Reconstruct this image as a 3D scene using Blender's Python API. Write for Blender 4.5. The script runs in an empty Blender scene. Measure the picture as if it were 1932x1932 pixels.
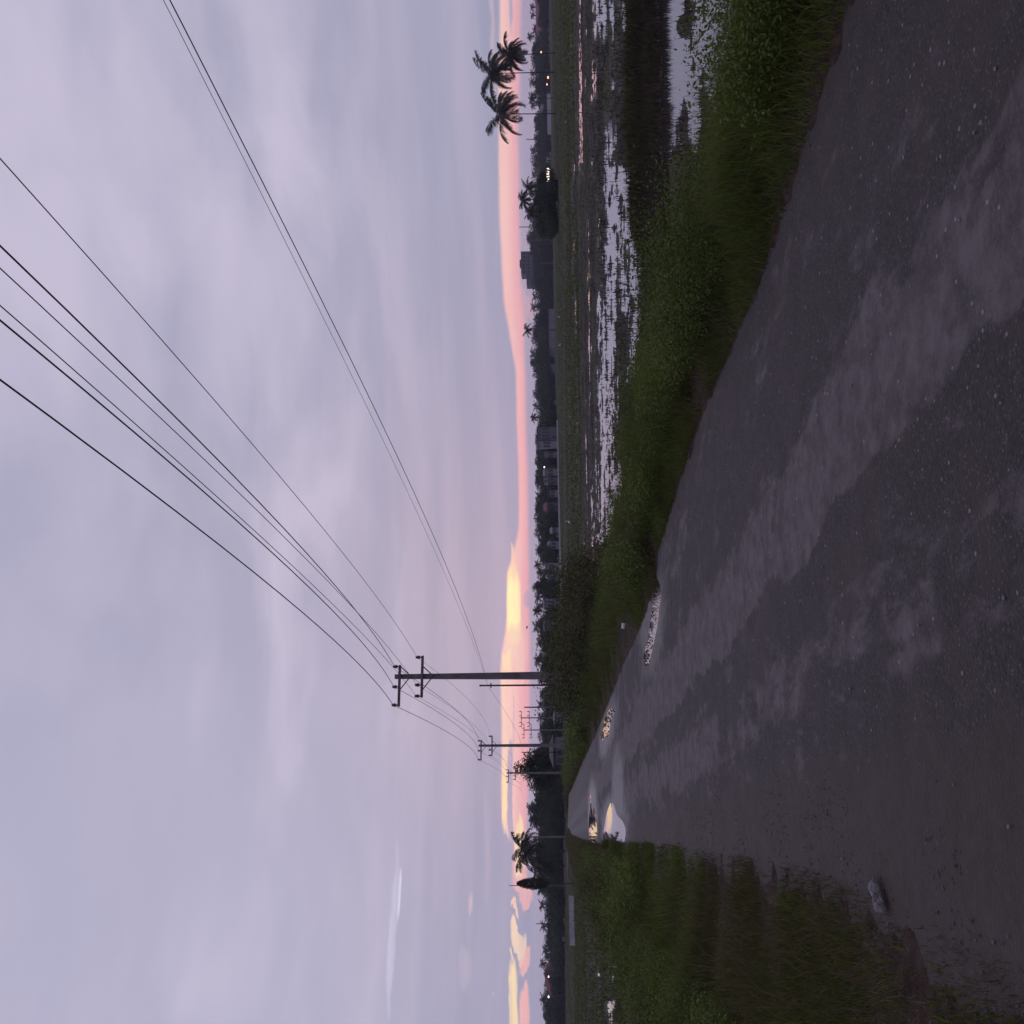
import bpy, bmesh, math, random
import numpy as np
from mathutils import Vector, Matrix
random.seed(7); rng = np.random.default_rng(7)
R = math.radians
scene = bpy.context.scene
COL = scene.collection

# ------------------------------------------------------------------ camera
F = 1855.7                      # focal length in units of a 1932-unit wide frame
EYE = 1.55
PITCH, ROLL = math.atan(76.5 / F), math.atan(27 / 1932)
fwd = Vector((0, math.cos(PITCH), math.sin(PITCH)))
rt0 = Vector((1, 0, 0)); up0 = Vector((0, -math.sin(PITCH), math.cos(PITCH)))
rt = rt0 * math.cos(ROLL) - up0 * math.sin(ROLL)
up = up0 * math.cos(ROLL) + rt0 * math.sin(ROLL)
camd = bpy.data.cameras.new('camera'); cam = bpy.data.objects.new('camera', camd); COL.objects.link(cam)
camd.sensor_fit = 'HORIZONTAL'; camd.angle = 2 * math.atan(966 / F); camd.clip_start = 0.05; camd.clip_end = 20000
# the phone was held on its side: the picture's left is the sky
IX, IY = -up, rt
M = Matrix((IX, IY, -fwd)).transposed().to_4x4(); M.translation = Vector((0, 0, EYE))
cam.matrix_world = M
scene.camera = cam
scene.render.resolution_x = 1024; scene.render.resolution_y = 1024

def ray(px, py):
    return fwd + IX * ((px - 966) / F) + IY * ((966 - py) / F)
def at(px, py, Y):              # point on the sight line at depth Y
    d = ray(px, py); return Vector((0, 0, EYE)) + d * (Y / d.y)
def ground(px, py, z=0.0):
    d = ray(px, py); return Vector((0, 0, EYE)) + d * ((z - EYE) / d.z)
def azel(px, py):
    d = ray(px, py); return math.degrees(math.atan2(d.x, d.y)), math.degrees(math.atan2(d.z, math.hypot(d.x, d.y)))
def horizon(py): return 1029 + 27 * py / 1932.0
def to_px(x, y, z):             # numpy: world -> photo units
    vx, vy, vz = x, y, z - EYE
    w = vx * fwd.x + vy * fwd.y + vz * fwd.z; w = np.where(w > 0.05, w, 0.05)
    a = (vx * IX.x + vy * IX.y + vz * IX.z) / w; b = (vx * IY.x + vy * IY.y + vz * IY.z) / w
    return 966 + a * F, 966 - b * F

# ------------------------------------------------------------------ node helper
class NT:
    def __init__(s, tree): s.t = tree; s.n = tree.nodes; s.l = tree.links
    def new(s, t, **kw):
        n = s.n.new(t)
        for k, v in kw.items(): setattr(n, k, v)
        return n
    def put(s, sock, v):
        if v is None: return
        if hasattr(v, 'is_linked') or hasattr(v, 'links'): s.l.new(v, sock)
        elif isinstance(v, (tuple, list)) and len(v) == 3 and sock.type == 'RGBA': sock.default_value = (*v, 1)
        else: sock.default_value = v
    def m(s, op, a, b=None, c=None, clamp=False):
        n = s.new('ShaderNodeMath', operation=op, use_clamp=clamp)
        for i, v in enumerate((a, b, c)):
            if v is not None: s.put(n.inputs[i], v)
        return n.outputs[0]
    def vm(s, op, a, b=None, sc=None):
        n = s.new('ShaderNodeVectorMath', operation=op)
        s.put(n.inputs[0], a)
        if b is not None: s.put(n.inputs[1], b)
        if sc is not None: s.put(n.inputs['Scale'], sc)
        return n.outputs[0]
    def step(s, x, a, b):       # smoothstep a->b (a may exceed b)
        n = s.new('ShaderNodeMapRange', interpolation_type='SMOOTHSTEP')
        s.put(n.inputs[0], x)
        if not hasattr(a, 'links') and not hasattr(b, 'links') and a > b:
            n.inputs[1].default_value = b; n.inputs[2].default_value = a; n.inputs[3].default_value = 1; n.inputs[4].default_value = 0
        else:
            s.put(n.inputs[1], a); s.put(n.inputs[2], b)
        return n.outputs[0]
    def mix(s, f, a, b):
        n = s.new('ShaderNodeMix', data_type='RGBA')
        s.put(n.inputs[0], f); s.put(n.inputs[6], a); s.put(n.inputs[7], b)
        return n.outputs[2]
    def noise(s, vec, scale, det=3, rough=.55, dim='3D'):
        n = s.new('ShaderNodeTexNoise', noise_dimensions=dim)
        if vec is not None: s.put(n.inputs['Vector'], vec)
        n.inputs['Scale'].default_value = scale; n.inputs['Detail'].default_value = det; n.inputs['Roughness'].default_value = rough
        return n.outputs[0]
    def sep(s, v):
        n = s.new('ShaderNodeSeparateXYZ'); s.put(n.inputs[0], v); return n.outputs
    def comb(s, x, y, z):
        n = s.new('ShaderNodeCombineXYZ')
        for i, v in enumerate((x, y, z)): s.put(n.inputs[i], v)
        return n.outputs[0]
    def curve(s, x, pts):       # pts in 0..1 domain and range
        n = s.new('ShaderNodeFloatCurve'); c = n.mapping.curves[0]
        pts = sorted(pts)
        while len(c.points) < len(pts): c.points.new(0.5, 0.5)
        for p, q in zip(c.points, pts): p.location = q; p.handle_type = 'VECTOR'
        n.mapping.update(); s.put(n.inputs[1], x); return n.outputs[0]

# ------------------------------------------------------------------ world: dusk sky, cloud deck with a glowing gap
SUN_AZ, SUN_EL = azel(985, 1140)
world = bpy.data.worlds.new('World'); scene.world = world; world.use_nodes = True
world.node_tree.nodes.clear()
W = NT(world.node_tree)
tc = W.new('ShaderNodeTexCoord')
D = W.vm('NORMALIZE', tc.outputs['Generated'])
dx, dy, dz = W.sep(D)
el = W.m('MULTIPLY', W.m('ARCSINE', dz), 180 / math.pi)
az = W.m('MULTIPLY', W.m('ARCTAN2', dx, dy), 180 / math.pi)
AZR = 40.0; ELR = 8.0
azn = W.m('ADD', W.m('MULTIPLY', az, 0.5 / AZR), 0.5, clamp=True)
# air just under the clouds: a physical sky low over the horizon
nishita = W.new('ShaderNodeTexSky', sky_type='NISHITA'); nishita.sun_disc = False
nishita.sun_elevation = R(max(SUN_EL, 1.0)); nishita.sun_rotation = R(SUN_AZ); nishita.air_density = 1.5; nishita.dust_density = 3.0
clear = W.vm('SCALE', nishita.outputs[0], sc=0.05)
# cloud deck seen in perspective
zc = W.m('ADD', W.m('MAXIMUM', dz, 0.0), 0.10)
cp = W.comb(W.m('DIVIDE', dx, zc), W.m('DIVIDE', dy, zc), 0.0)
n1 = W.noise(cp, 1.0, 4, .5); n2 = W.noise(W.vm('ADD', cp, (7.3, 2.1, 4.0)), 0.42, 3, .5)
n3 = W.noise(W.vm('ADD', cp, (3.3, 12.1, 1.0)), 2.6, 4, .55)
wv = W.new('ShaderNodeTexNoise'); W.put(wv.inputs['Vector'], cp); wv.inputs['Scale'].default_value = 1.1; wv.inputs['Detail'].default_value = 2
n1 = W.noise(W.vm('ADD', cp, W.vm('SCALE', wv.outputs['Color'], sc=.9)), 1.5, 4, .5)
dens = W.m('ADD', W.m('MULTIPLY', n1, .42), W.m('ADD', W.m('MULTIPLY', n2, .38), W.m('MULTIPLY', n3, .20)))
dm = W.step(dens, .40, .60)
deck = W.mix(dm, (.385, .381, .530), (.535, .500, .650))
deck = W.mix(W.m('MULTIPLY', W.step(n1, .56, .70), .55), deck, (.60, .55, .71))
low = W.step(el, 15.0, 5.5)
lown = W.noise(W.comb(W.m('MULTIPLY', az, .035), W.m('MULTIPLY', el, .55), 3.0), 1.0, 4, .55)
lowc = W.mix(W.step(lown, .32, .70), (.358, .366, .520), (.450, .424, .572))
deck = W.mix(W.m('MULTIPLY', low, .9), deck, lowc)
# the deck is lighter high on the left
left = W.m('MULTIPLY', W.step(az, 5.0, -22.0), W.step(el, 4.0, 14.0))
deck = W.mix(W.m('MULTIPLY', left, .45), deck, (.530, .508, .668))
zen = W.step(el, 35.0, 90.0)
deck = W.mix(zen, deck, (.44, .40, .55))
# behind the camera the dusk sky is darker
back = W.step(W.m('ABSOLUTE', az), 70.0, 150.0)
deck = W.mix(W.m('MULTIPLY', back, W.step(el, 60.0, 20.0)), deck, (.26, .255, .40))
# warp used on all outlines near the horizon
wn = W.noise(W.comb(W.m('MULTIPLY', az, .22), W.m('MULTIPLY', el, .9), 0.0), 1.0, 5, .6)
wob = W.m('MULTIPLY', W.m('SUBTRACT', wn, .5), 1.0)
elw = W.m('ADD', el, W.m('MULTIPLY', wob, .55)); azw = W.m('ADD', az, W.m('MULTIPLY', wob, 5.0))
def cv(tab):                    # photo outline -> float curve of azimuth giving elevation
    pts = []
    for y, x in tab:
        a, e = azel(x, y); pts.append((min(1, max(0, a * .5 / AZR + .5)), min(1, max(0, e / ELR))))
    return W.m('MULTIPLY', W.curve(azn, pts), ELR)
top = cv([(-200, 942), (0, 943), (150, 940), (330, 942), (450, 944), (560, 950), (640, 963), (700, 973), (900, 979), (1000, 978), (1050, 968), (1078, 957), (1180, 955), (1230, 948), (1262, 945), (1400, 947), (1520, 947), (1560, 950), (1600, 968), (1655, 970), (1690, 1003), (1730, 1022), (2100, 1024)])
bot = cv([(-200, 984), (0, 985), (260, 980), (450, 982), (560, 986), (700, 993), (900, 998), (1075, 1000), (1260, 1002), (1400, 1000), (1500, 998), (1560, 996), (1650, 994), (1690, 1006), (1730, 1013), (2100, 1014)])
elw2 = W.m('ADD', el, W.m('MULTIPLY', wob, .26))
g_top = W.step(W.m('SUBTRACT', elw2, top), .12, -.12)
g_bot = W.step(W.m('SUBTRACT', elw2, bot), -.10, .22)
gap = W.m('MULTIPLY', g_top, g_bot)
rel = W.m('DIVIDE', W.m('SUBTRACT', el, bot), W.m('MAXIMUM', W.m('SUBTRACT', top, bot), .15))
warm = W.curve(azn, [((azel(970, y)[0]) * .5 / AZR + .5, v) for y, v in ((0, .62), (400, .6), (600, .42), (800, .1), (1000, .2), (1075, .8), (1200, .85), (1300, .85), (1500, .8), (1650, .8), (1900, .7))])
gcol = W.mix(W.step(rel, .15, .75), (.93, .47, .52), W.mix(warm, (1.0, .50, .53), (1.02, .70, .62)))
# undersides of the lowest haze
hz = W.mix(W.step(el, .1, 1.8), (.45, .41, .56), (.48, .42, .57))
hz = W.mix(W.m('MULTIPLY', W.step(azw, 6.0, 14.0), .4), hz, (.52, .38, .50))
below = W.step(W.m('SUBTRACT', el, bot), .25, -.25)
sky = W.mix(below, deck, hz)
stk = W.noise(W.comb(W.m('MULTIPLY', az, .12), W.m('MULTIPLY', el, 3.2), 5.0), 1.0, 4, .6)
gcol = W.mix(W.m('MULTIPLY', W.step(stk, .45, .7), .28), gcol, (.80, .50, .58))
sky = W.mix(gap, sky, gcol)
def patch(y0, y1, x0, x1, colr, soft=.35, amt=1.0, warp=1.0):
    """a lit cloud patch between photo rows/columns, given as azimuth / elevation"""
    global sky
    a0, e0 = azel((x0 + x1) / 2, (y0 + y1) / 2); a1, _ = azel((x0 + x1) / 2, y0); _, e1 = azel(x0, (y0 + y1) / 2)
    ra = abs(a1 - a0); re = abs(e1 - e0)
    A = W.m('DIVIDE', W.m('SUBTRACT', W.m('ADD', az, W.m('MULTIPLY', wob, 5.0 * warp)), a0), ra); E = W.m('DIVIDE', W.m('SUBTRACT', W.m('ADD', el, W.m('MULTIPLY', wob, .55 * warp + .15)), e0), re)
    A2 = W.m('MULTIPLY', A, A); A4 = W.m('MULTIPLY', A2, A2)
    r = W.m('ADD', A4, W.m('MULTIPLY', E, E))
    k = W.step(r, 1 + soft * 1.35, 1 - soft * 1.35); amt = W.m('MULTIPLY', amt, W.m('SUBTRACT', 1.0, W.m('MULTIPLY', W.step(stk, .42, .68), .40)))
    sky = W.mix(W.m('MULTIPLY', k, amt), sky, colr)
LAV = (.43, .40, .58); CREAM = (1.0, .74, .58); YEL = (1.08, .87, .50); PINK = (.98, .53, .53)
patch(-120, 60, 958, 966, LAV, .5, .8)
patch(-120, 240, 925, 932, (.85, .60, .64), .8, .35)
patch(120, 420, 988, 1000, LAV, .8, .6)
patch(1560, 1690, 966, 994, PINK, .5, .7)
patch(1072, 1225, 955, 983, YEL, .30, 1.0, .5)
patch(1090, 1190, 958, 980, (1.25, 1.12, .60), .6, .8, .0)
patch(1180, 1262, 950, 992, (1.0, .70, .60), .5, .7)
patch(1235, 1275, 950, 966, YEL, .7, .7)
patch(1040, 1100, 966, 972, (1.05, .75, .52), .6, .8)
patch(960, 1062, 960, 971, LAV, .5, .0)
patch(1390, 1590, 958.5, 968, LAV, .35, .9)
patch(1300, 1420, 966, 970, (.62, .48, .58), .7, .6)
patch(1440, 1572, 948, 957, (1.10, .85, .50), .5, .95)
patch(1270, 1470, 948, 957, CREAM, .6, .6)
patch(1556, 1655, 971, 990, YEL, .4, .95)
patch(1660, 1700, 974, 1003, PINK, .35, .9)
patch(1712, 1730, 966, 977, (1.0, .66, .56), .3, .95)
patch(1745, 1800, 966, 992, CREAM, .3, 1.0)
patch(1780, 1832, 978, 1002, PINK, .35, .95)
patch(1805, 1815, 964, 969, CREAM, .4, .9)
patch(1818, 2080, 960, 977, (1.06, .82, .52), .35, 1.0)
patch(1850, 2080, 980, 1000, PINK, .3, 1.0)
patch(1880, 1900, 930, 934, (.8, .55, .60), .9, .35)
patch(1690, 1725, 884, 892, (.80, .58, .66), .9, .5)
patch(1795, 1860, 868, 888, (.66, .55, .66), .9, .35)
patch(1640, 1730, 749, 757, (.72, .70, .90), .7, .9)
patch(1600, 1900, 736, 748, (.64, .62, .80), .7, .6)
patch(1500, 1700, 912, 920, (.60, .50, .62), .9, .3)
patch(560, 600, 958, 1010, (1.0, .50, .52), .8, .4)
patch(1135, 1165, 990, 1006, LAV, .4, .6)
# a share of the clear dusk sky shows through everywhere
add = W.new('ShaderNodeMix', data_type='RGBA', blend_type='ADD'); add.inputs[0].default_value = 1
W.put(add.inputs[6], W.vm('SCALE', sky, sc=.97)); W.put(add.inputs[7], W.vm('SCALE', clear, sc=.15))
bg = W.new('ShaderNodeBackground'); W.put(bg.inputs[0], add.outputs[2]); bg.inputs[1].default_value = 1.0
wo = W.new('ShaderNodeOutputWorld'); W.l.new(bg.outputs[0], wo.inputs[0])
try: world.cycles.sampling_method = 'MANUAL'; world.cycles.sample_map_resolution = 1024
except Exception: pass

sl = bpy.data.lights.new('sun', 'SUN'); so = bpy.data.objects.new('sun', sl); COL.objects.link(so)
sl.energy = 0.0012; sl.angle = R(1.5); sl.color = (1, .42, .24)
sd = Vector((math.sin(R(SUN_AZ)) * math.cos(R(SUN_EL)), math.cos(R(SUN_AZ)) * math.cos(R(SUN_EL)), math.sin(R(SUN_EL))))
so.rotation_euler = sd.to_track_quat('Z', 'Y').to_euler(); so.location = (0, 0, 50)

scene.view_settings.view_transform = 'Standard'; scene.view_settings.look = 'None'
scene.view_settings.exposure = 0.0; scene.view_settings.gamma = 1.0
scene.render.engine = 'CYCLES'
scene.cycles.max_bounces = 6; scene.cycles.volume_bounces = 0

# ------------------------------------------------------------------ object helpers
def tag(o, label=None, cat=None, group=None, kind=None):
    if label: o['label'] = label
    if cat: o['category'] = cat
    if group: o['group'] = group
    if kind: o['kind'] = kind
    return o
def empty(name, loc, rz=0, label=None, cat=None, group=None):
    o = bpy.data.objects.new(name, None); COL.objects.link(o); o.location = loc; o.rotation_euler = (0, 0, rz)
    o.empty_display_size = .2
    return tag(o, label, cat, group)
def copy_tree(o, parent=None):
    c = o.copy(); COL.objects.link(c)
    if parent is not None: c.parent = parent
    for ch in list(o.children): copy_tree(ch, c)
    return c
def np_mesh(name, V, Q=None, T=None, m=None, parent=None, attrs=None, smooth=False):
    """mesh from numpy arrays: V (n,3), quads Q (k,4), triangles T (j,3)"""
    me = bpy.data.meshes.new(name)
    V = np.asarray(V, dtype=np.float32)
    idx = []; starts = []; tot = []
    off = 0
    if Q is not None and len(Q):
        idx.append(np.asarray(Q, dtype=np.int32).ravel()); starts.append(np.arange(len(Q)) * 4); off = len(Q) * 4
    if T is not None and len(T):
        idx.append(np.asarray(T, dtype=np.int32).ravel()); starts.append(off + np.arange(len(T)) * 3)
    idx = np.concatenate(idx); starts = np.concatenate(starts).astype(np.int32)
    me.vertices.add(len(V)); me.vertices.foreach_set('co', V.ravel())
    me.loops.add(len(idx)); me.loops.foreach_set('vertex_index', idx)
    me.polygons.add(len(starts)); me.polygons.foreach_set('loop_start', starts)
    me.update(calc_edges=True)
    if smooth: me.polygons.foreach_set('use_smooth', np.ones(len(starts), dtype=bool))
    if attrs:
        for k, a in attrs.items():
            at_ = me.attributes.new(k, 'FLOAT', 'POINT'); at_.data.foreach_set('value', np.asarray(a, dtype=np.float32))
    o = bpy.data.objects.new(name, me); COL.objects.link(o)
    if m: me.materials.append(m)
    if parent is not None: o.parent = parent
    return o
class MB:
    def __init__(s): s.bm = bmesh.new()
    def box(s, x0, x1, y0, y1, z0, z1, rz=0, piv=(0, 0, 0)):
        vs = [s.bm.verts.new((x, y, z)) for z in (z0, z1) for x, y in ((x0, y0), (x1, y0), (x1, y1), (x0, y1))]
        for f in ((3, 2, 1, 0), (4, 5, 6, 7), (0, 1, 5, 4), (1, 2, 6, 5), (2, 3, 7, 6), (3, 0, 4, 7)): s.bm.faces.new([vs[i] for i in f])
        return s
    def tube(s, pts, rad, seg=8, cap=True, square=False):
        pts = [Vector(p) for p in pts]; n = len(pts)
        if not hasattr(rad, '__len__'): rad = [rad] * n
        rings = []
        prev = None
        for i, p in enumerate(pts):
            t = (pts[min(i + 1, n - 1)] - pts[max(i - 1, 0)]).normalized()
            ref = Vector((0, 0, 1)) if abs(t.z) < .95 else Vector((1, 0, 0))
            if prev is not None: u = (prev - t * prev.dot(t)).normalized()
            else: u = ref.cross(t).normalized()
            prev = u; v = t.cross(u)
            o = math.pi / 4 if square else 0
            rings.append([s.bm.verts.new(p + (u * math.cos(o + 2 * math.pi * k / seg) + v * math.sin(o + 2 * math.pi * k / seg)) * rad[i]) for k in range(seg)])
        for a, b in zip(rings, rings[1:]):
            for k in range(seg): s.bm.faces.new((a[k], a[(k + 1) % seg], b[(k + 1) % seg], b[k]))
        if cap:
            s.bm.faces.new(rings[0][::-1]); s.bm.faces.new(rings[-1])
        return s
    def face(s, pts): s.bm.faces.new([s.bm.verts.new(p) for p in pts]); return s
    def build(s, name, m, parent=None, smooth=False, bevel=0):
        if bevel: bmesh.ops.bevel(s.bm, geom=s.bm.edges[:], offset=bevel, segments=1, affect='EDGES')
        me = bpy.data.meshes.new(name); s.bm.to_mesh(me); s.bm.free()
        if smooth:
            for p in me.polygons: p.use_smooth = True
        o = bpy.data.objects.new(name, me); COL.objects.link(o)
        if m: me.materials.append(m)
        if parent is not None: o.parent = parent
        return o

def _hash(ix, iy, seed):
    h = (ix.astype(np.int64) * 374761393 + iy.astype(np.int64) * 668265263 + seed * 1442695041) & 0xffffffff
    h = ((h ^ (h >> 13)) * 1274126177) & 0xffffffff
    return ((h ^ (h >> 16)) & 0xffff) / 65535.0
def vnoise(x, y, seed=0):
    ix = np.floor(x); iy = np.floor(y); fx = x - ix; fy = y - iy
    fx = fx * fx * (3 - 2 * fx); fy = fy * fy * (3 - 2 * fy)
    a = _hash(ix, iy, seed); b = _hash(ix + 1, iy, seed); c = _hash(ix, iy + 1, seed); d = _hash(ix + 1, iy + 1, seed)
    return a + (b - a) * fx + (c - a) * fy + (a - b - c + d) * fx * fy
def fbm(x, y, seed=0, o=4):
    t = 0; amp = .5; s = 0
    for k in range(o): t = t + amp * vnoise(x * 2 ** k, y * 2 ** k, seed + k); s += amp; amp *= .5
    return t / s
def sst(x, a, b):
    t = np.clip((x - a) / (b - a), 0, 1); return t * t * (3 - 2 * t)

# ------------------------------------------------------------------ materials
def mat(name, build):
    m = bpy.data.materials.new(name); m.use_nodes = True; nt = m.node_tree; nt.nodes.clear()
    n = NT(nt); out = n.new('ShaderNodeOutputMaterial'); b = n.new('ShaderNodeBsdfPrincipled')
    n.l.new(b.outputs[0], out.inputs[0]); build(n, b); return m
def bump(n, b, h, strength=.3, dist=.02):
    bn = n.new('ShaderNodeBump'); bn.inputs['Strength'].default_value = strength; bn.inputs['Distance'].default_value = dist
    n.put(bn.inputs['Height'], h); n.l.new(bn.outputs[0], b.inputs['Normal'])
def simple(name, c1, c2, scale=3.0, rough=.8, metal=0, bmp=0, sp=.3):
    def f(n, b):
        g = n.new('ShaderNodeNewGeometry'); oi = n.new('ShaderNodeObjectInfo')
        v = n.new('ShaderNodeTexCoord').outputs['Object']
        nz = n.noise(v, scale, 5, .6)
        n.put(b.inputs['Base Color'], n.mix(n.step(nz, .3, .7), c1, c2))
        b.inputs['Roughness'].default_value = rough; b.inputs['Metallic'].default_value = metal; b.inputs['Specular IOR Level'].default_value = sp
        if bmp: bump(n, b, nz, bmp, .02)
    return mat(name, f)
def leafmat(name, dark, light, brown=None, bamt=.1, scale=.5, trans=.25, rough=.6):
    def f(n, b):
        g = n.new('ShaderNodeNewGeometry'); oi = n.new('ShaderNodeObjectInfo')
        nz = n.noise(g.outputs['Position'], scale, 3, .5)
        r = g.outputs['Random Per Island']
        k = n.m('MULTIPLY', n.m('ADD', n.m('MULTIPLY', r, .5), .5), n.m('ADD', .25, n.m('MULTIPLY', n.step(nz, .36, .66), .75)))
        c = n.mix(k, dark, light)
        if brown:
            kb = n.m('GREATER_THAN', n.m('FRACT', n.m('MULTIPLY', r, 17.31)), 1 - bamt)
            nb = n.step(n.noise(n.vm('ADD', g.outputs['Position'], (9, 4, 0)), scale * .7, 3, .5), .48, .66)
            c = n.mix(n.m('MAXIMUM', kb, n.m('MULTIPLY', nb, .7)), c, brown)
        n.put(b.inputs['Base Color'], c); b.inputs['Roughness'].default_value = rough
        b.inputs['Specular IOR Level'].default_value = .25
        if trans:
            tr = n.new('ShaderNodeBsdfTranslucent'); n.put(tr.inputs[0], n.vm('MULTIPLY', c, (1.1, 1.2, .5)))
            mx = n.new('ShaderNodeMixShader'); mx.inputs[0].default_value = trans
            n.l.new(b.outputs[0], mx.inputs[1]); n.l.new(tr.outputs[0], mx.inputs[2])
            out = [x for x in n.n if x.type == 'OUTPUT_MATERIAL'][0]; n.l.new(mx.outputs[0], out.inputs[0])
    return mat(name, f)
TH = math.atan((1590 - 966) / F)            # road direction, left of the view
ds = (-math.sin(TH), math.cos(TH)); dn = (math.cos(TH), math.sin(TH))
def sn(x, y): return x * ds[0] + y * ds[1], x * dn[0] + y * dn[1]
def xy(s, n): return s * ds[0] + n * dn[0], s * ds[1] + n * dn[1]

PUD = {}
def asphalt(n, b):
    g = n.new('ShaderNodeNewGeometry'); P = g.outputs['Position']
    x, y, z = n.sep(P)
    s = n.m('ADD', n.m('MULTIPLY', x, ds[0]), n.m('MULTIPLY', y, ds[1])); q = n.m('ADD', n.m('MULTIPLY', x, dn[0]), n.m('MULTIPLY', y, dn[1]))
    v = n.comb(n.m('MULTIPLY', s, .8), n.m('MULTIPLY', q, 1.6), 0.0)
    big = n.noise(v, 1.0, 6, .62)
    # dusty worn wheel tracks against coarse dark aggregate
    qa = q; q = n.m('ADD', q, n.m('MULTIPLY', n.m('SUBTRACT', n.noise(n.comb(n.m('MULTIPLY', s, .35), 0.0, 2.0), 1.0, 3, .6), .5), 1.1))
    w1 = n.m('MULTIPLY', n.step(q, 1.6, 1.8), n.step(q, 2.6, 2.15))
    w2 = n.m('MULTIPLY', n.step(q, .55, .8), n.step(q, 1.35, 1.05))
    far = n.step(s, 6.0, 14.0); q = qa
    edge = n.m('MULTIPLY', n.step(q, 3.0, 3.9), .5)
    tr = n.m('ADD', n.m('ADD', n.m('MULTIPLY', w1, .235), n.m('MULTIPLY', w2, .095)), n.m('ADD', n.m('MULTIPLY', far, .06), n.m('MULTIPLY', edge, .04)))
    bb_ = n.noise(n.comb(n.m('MULTIPLY', s, 2.2), n.m('MULTIPLY', q, 5.0), 4.0), 1.0, 5, .7)
    k = n.step(n.m('ADD', n.m('ADD', n.m('MULTIPLY', big, .52), n.m('MULTIPLY', bb_, .48)), tr), .548, .650)
    k = n.m('MULTIPLY', k, n.m('ADD', .35, n.m('MULTIPLY', n.step(n.noise(P, 3.5, 6, .75), .38, .58), .65)))
    ag = n.new('ShaderNodeTexVoronoi'); ag.inputs['Scale'].default_value = 75; n.put(ag.inputs['Vector'], P)
    ag2 = n.new('ShaderNodeTexVoronoi'); ag2.inputs['Scale'].default_value = 22; n.put(ag2.inputs['Vector'], P)
    rnd = n.sep(ag.outputs['Color'])[0]; rnd2 = n.sep(ag2.outputs['Color'])[1]
    stone = n.m('MULTIPLY', n.m('GREATER_THAN', rnd2, .93), n.m('LESS_THAN', ag2.outputs['Distance'], .20))
    stone2 = n.m('MULTIPLY', n.m('GREATER_THAN', rnd, .90), n.m('LESS_THAN', ag.outputs['Distance'], .38))
    fine = n.noise(P, 160, 3, .6)
    base = n.mix(n.m('MULTIPLY', rnd, .9), (.021, .017, .0172), (.055, .046, .046))
    smooth_ = n.mix(n.step(n.noise(P, 9, 4, .6), .3, .7), (.092, .077, .081), (.142, .120, .124))
    redd = n.mix(n.step(n.noise(P, 1.3, 4, .6), .45, .7), base, (.050, .033, .034))
    med = n.noise(P, 14, 4, .7)
    c = n.mix(n.m('MULTIPLY', k, .85), redd, smooth_)
    c = n.mix(n.m('MULTIPLY', n.step(med, .62, .72), .5), c, (.022, .017, .020))
    c = n.mix(n.m('MULTIPLY', stone2, n.m('SUBTRACT', .55, n.m('MULTIPLY', k, .4))), c, (.16, .14, .15))
    c = n.mix(n.m('MULTIPLY', stone, .55), c, (.34, .31, .33))
    # reddish soil washed on at the edges
    ed = n.m('MAXIMUM', n.m('MULTIPLY', n.step(q, 3.6, 4.15), .8), n.step(q, .95, -.05))
    ed = n.step(n.m('ADD', ed, n.m('MULTIPLY', n.m('SUBTRACT', n.noise(P, 3.2, 5, .7), .5), 1.1)), .35, .75)
    c = n.mix(n.m('MULTIPLY', ed, .85), c, n.mix(med, (.030, .021, .019), (.070, .050, .044)))
    n.put(b.inputs['Base Color'], c)
    # wet film round the puddles
    wet = 0.0
    for (ps, pn, rs, rn) in PUD['wet']:
        a_ = n.m('DIVIDE', n.m('SUBTRACT', s, ps), rs); b_ = n.m('DIVIDE', n.m('SUBTRACT', q, pn), rn)
        rr = n.m('ADD', n.m('MULTIPLY', a_, a_), n.m('MULTIPLY', b_, b_))
        rr = n.m('ADD', rr, n.m('MULTIPLY', n.m('SUBTRACT', n.noise(v, 1.5, 3, .5), .5), 1.2))
        wet = n.m('MAXIMUM', wet, n.step(rr, 1.5, .2))
    ro = n.m('ADD', .62, n.m('MULTIPLY', n.noise(P, 5, 4, .6), .25))
    ro = n.m('SUBTRACT', ro, n.m('MULTIPLY', wet, .32))
    c = n.mix(n.m('MULTIPLY', wet, .45), c, (.028, .020, .022)); n.put(b.inputs['Base Color'], c)
    ro = n.m('SUBTRACT', ro, n.m('MULTIPLY', n.step(s, 12, 60), .12))
    n.put(b.inputs['Roughness'], ro); b.inputs['Specular IOR Level'].default_value = .35
    h = n.m('ADD', n.m('ADD', n.m('MULTIPLY', ag.outputs['Distance'], -1.0), n.m('MULTIPLY', fine, .5)), n.m('MULTIPLY', med, 2.2))
    bn = n.new('ShaderNodeBump'); bn.inputs['Distance'].default_value = .004
    n.put(bn.inputs['Strength'], n.m('SUBTRACT', .8, n.m('ADD', n.m('MULTIPLY', k, .35), n.m('MULTIPLY', wet, .75)), clamp=True))
    n.put(bn.inputs['Height'], h); n.l.new(bn.outputs[0], b.inputs['Normal'])

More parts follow.
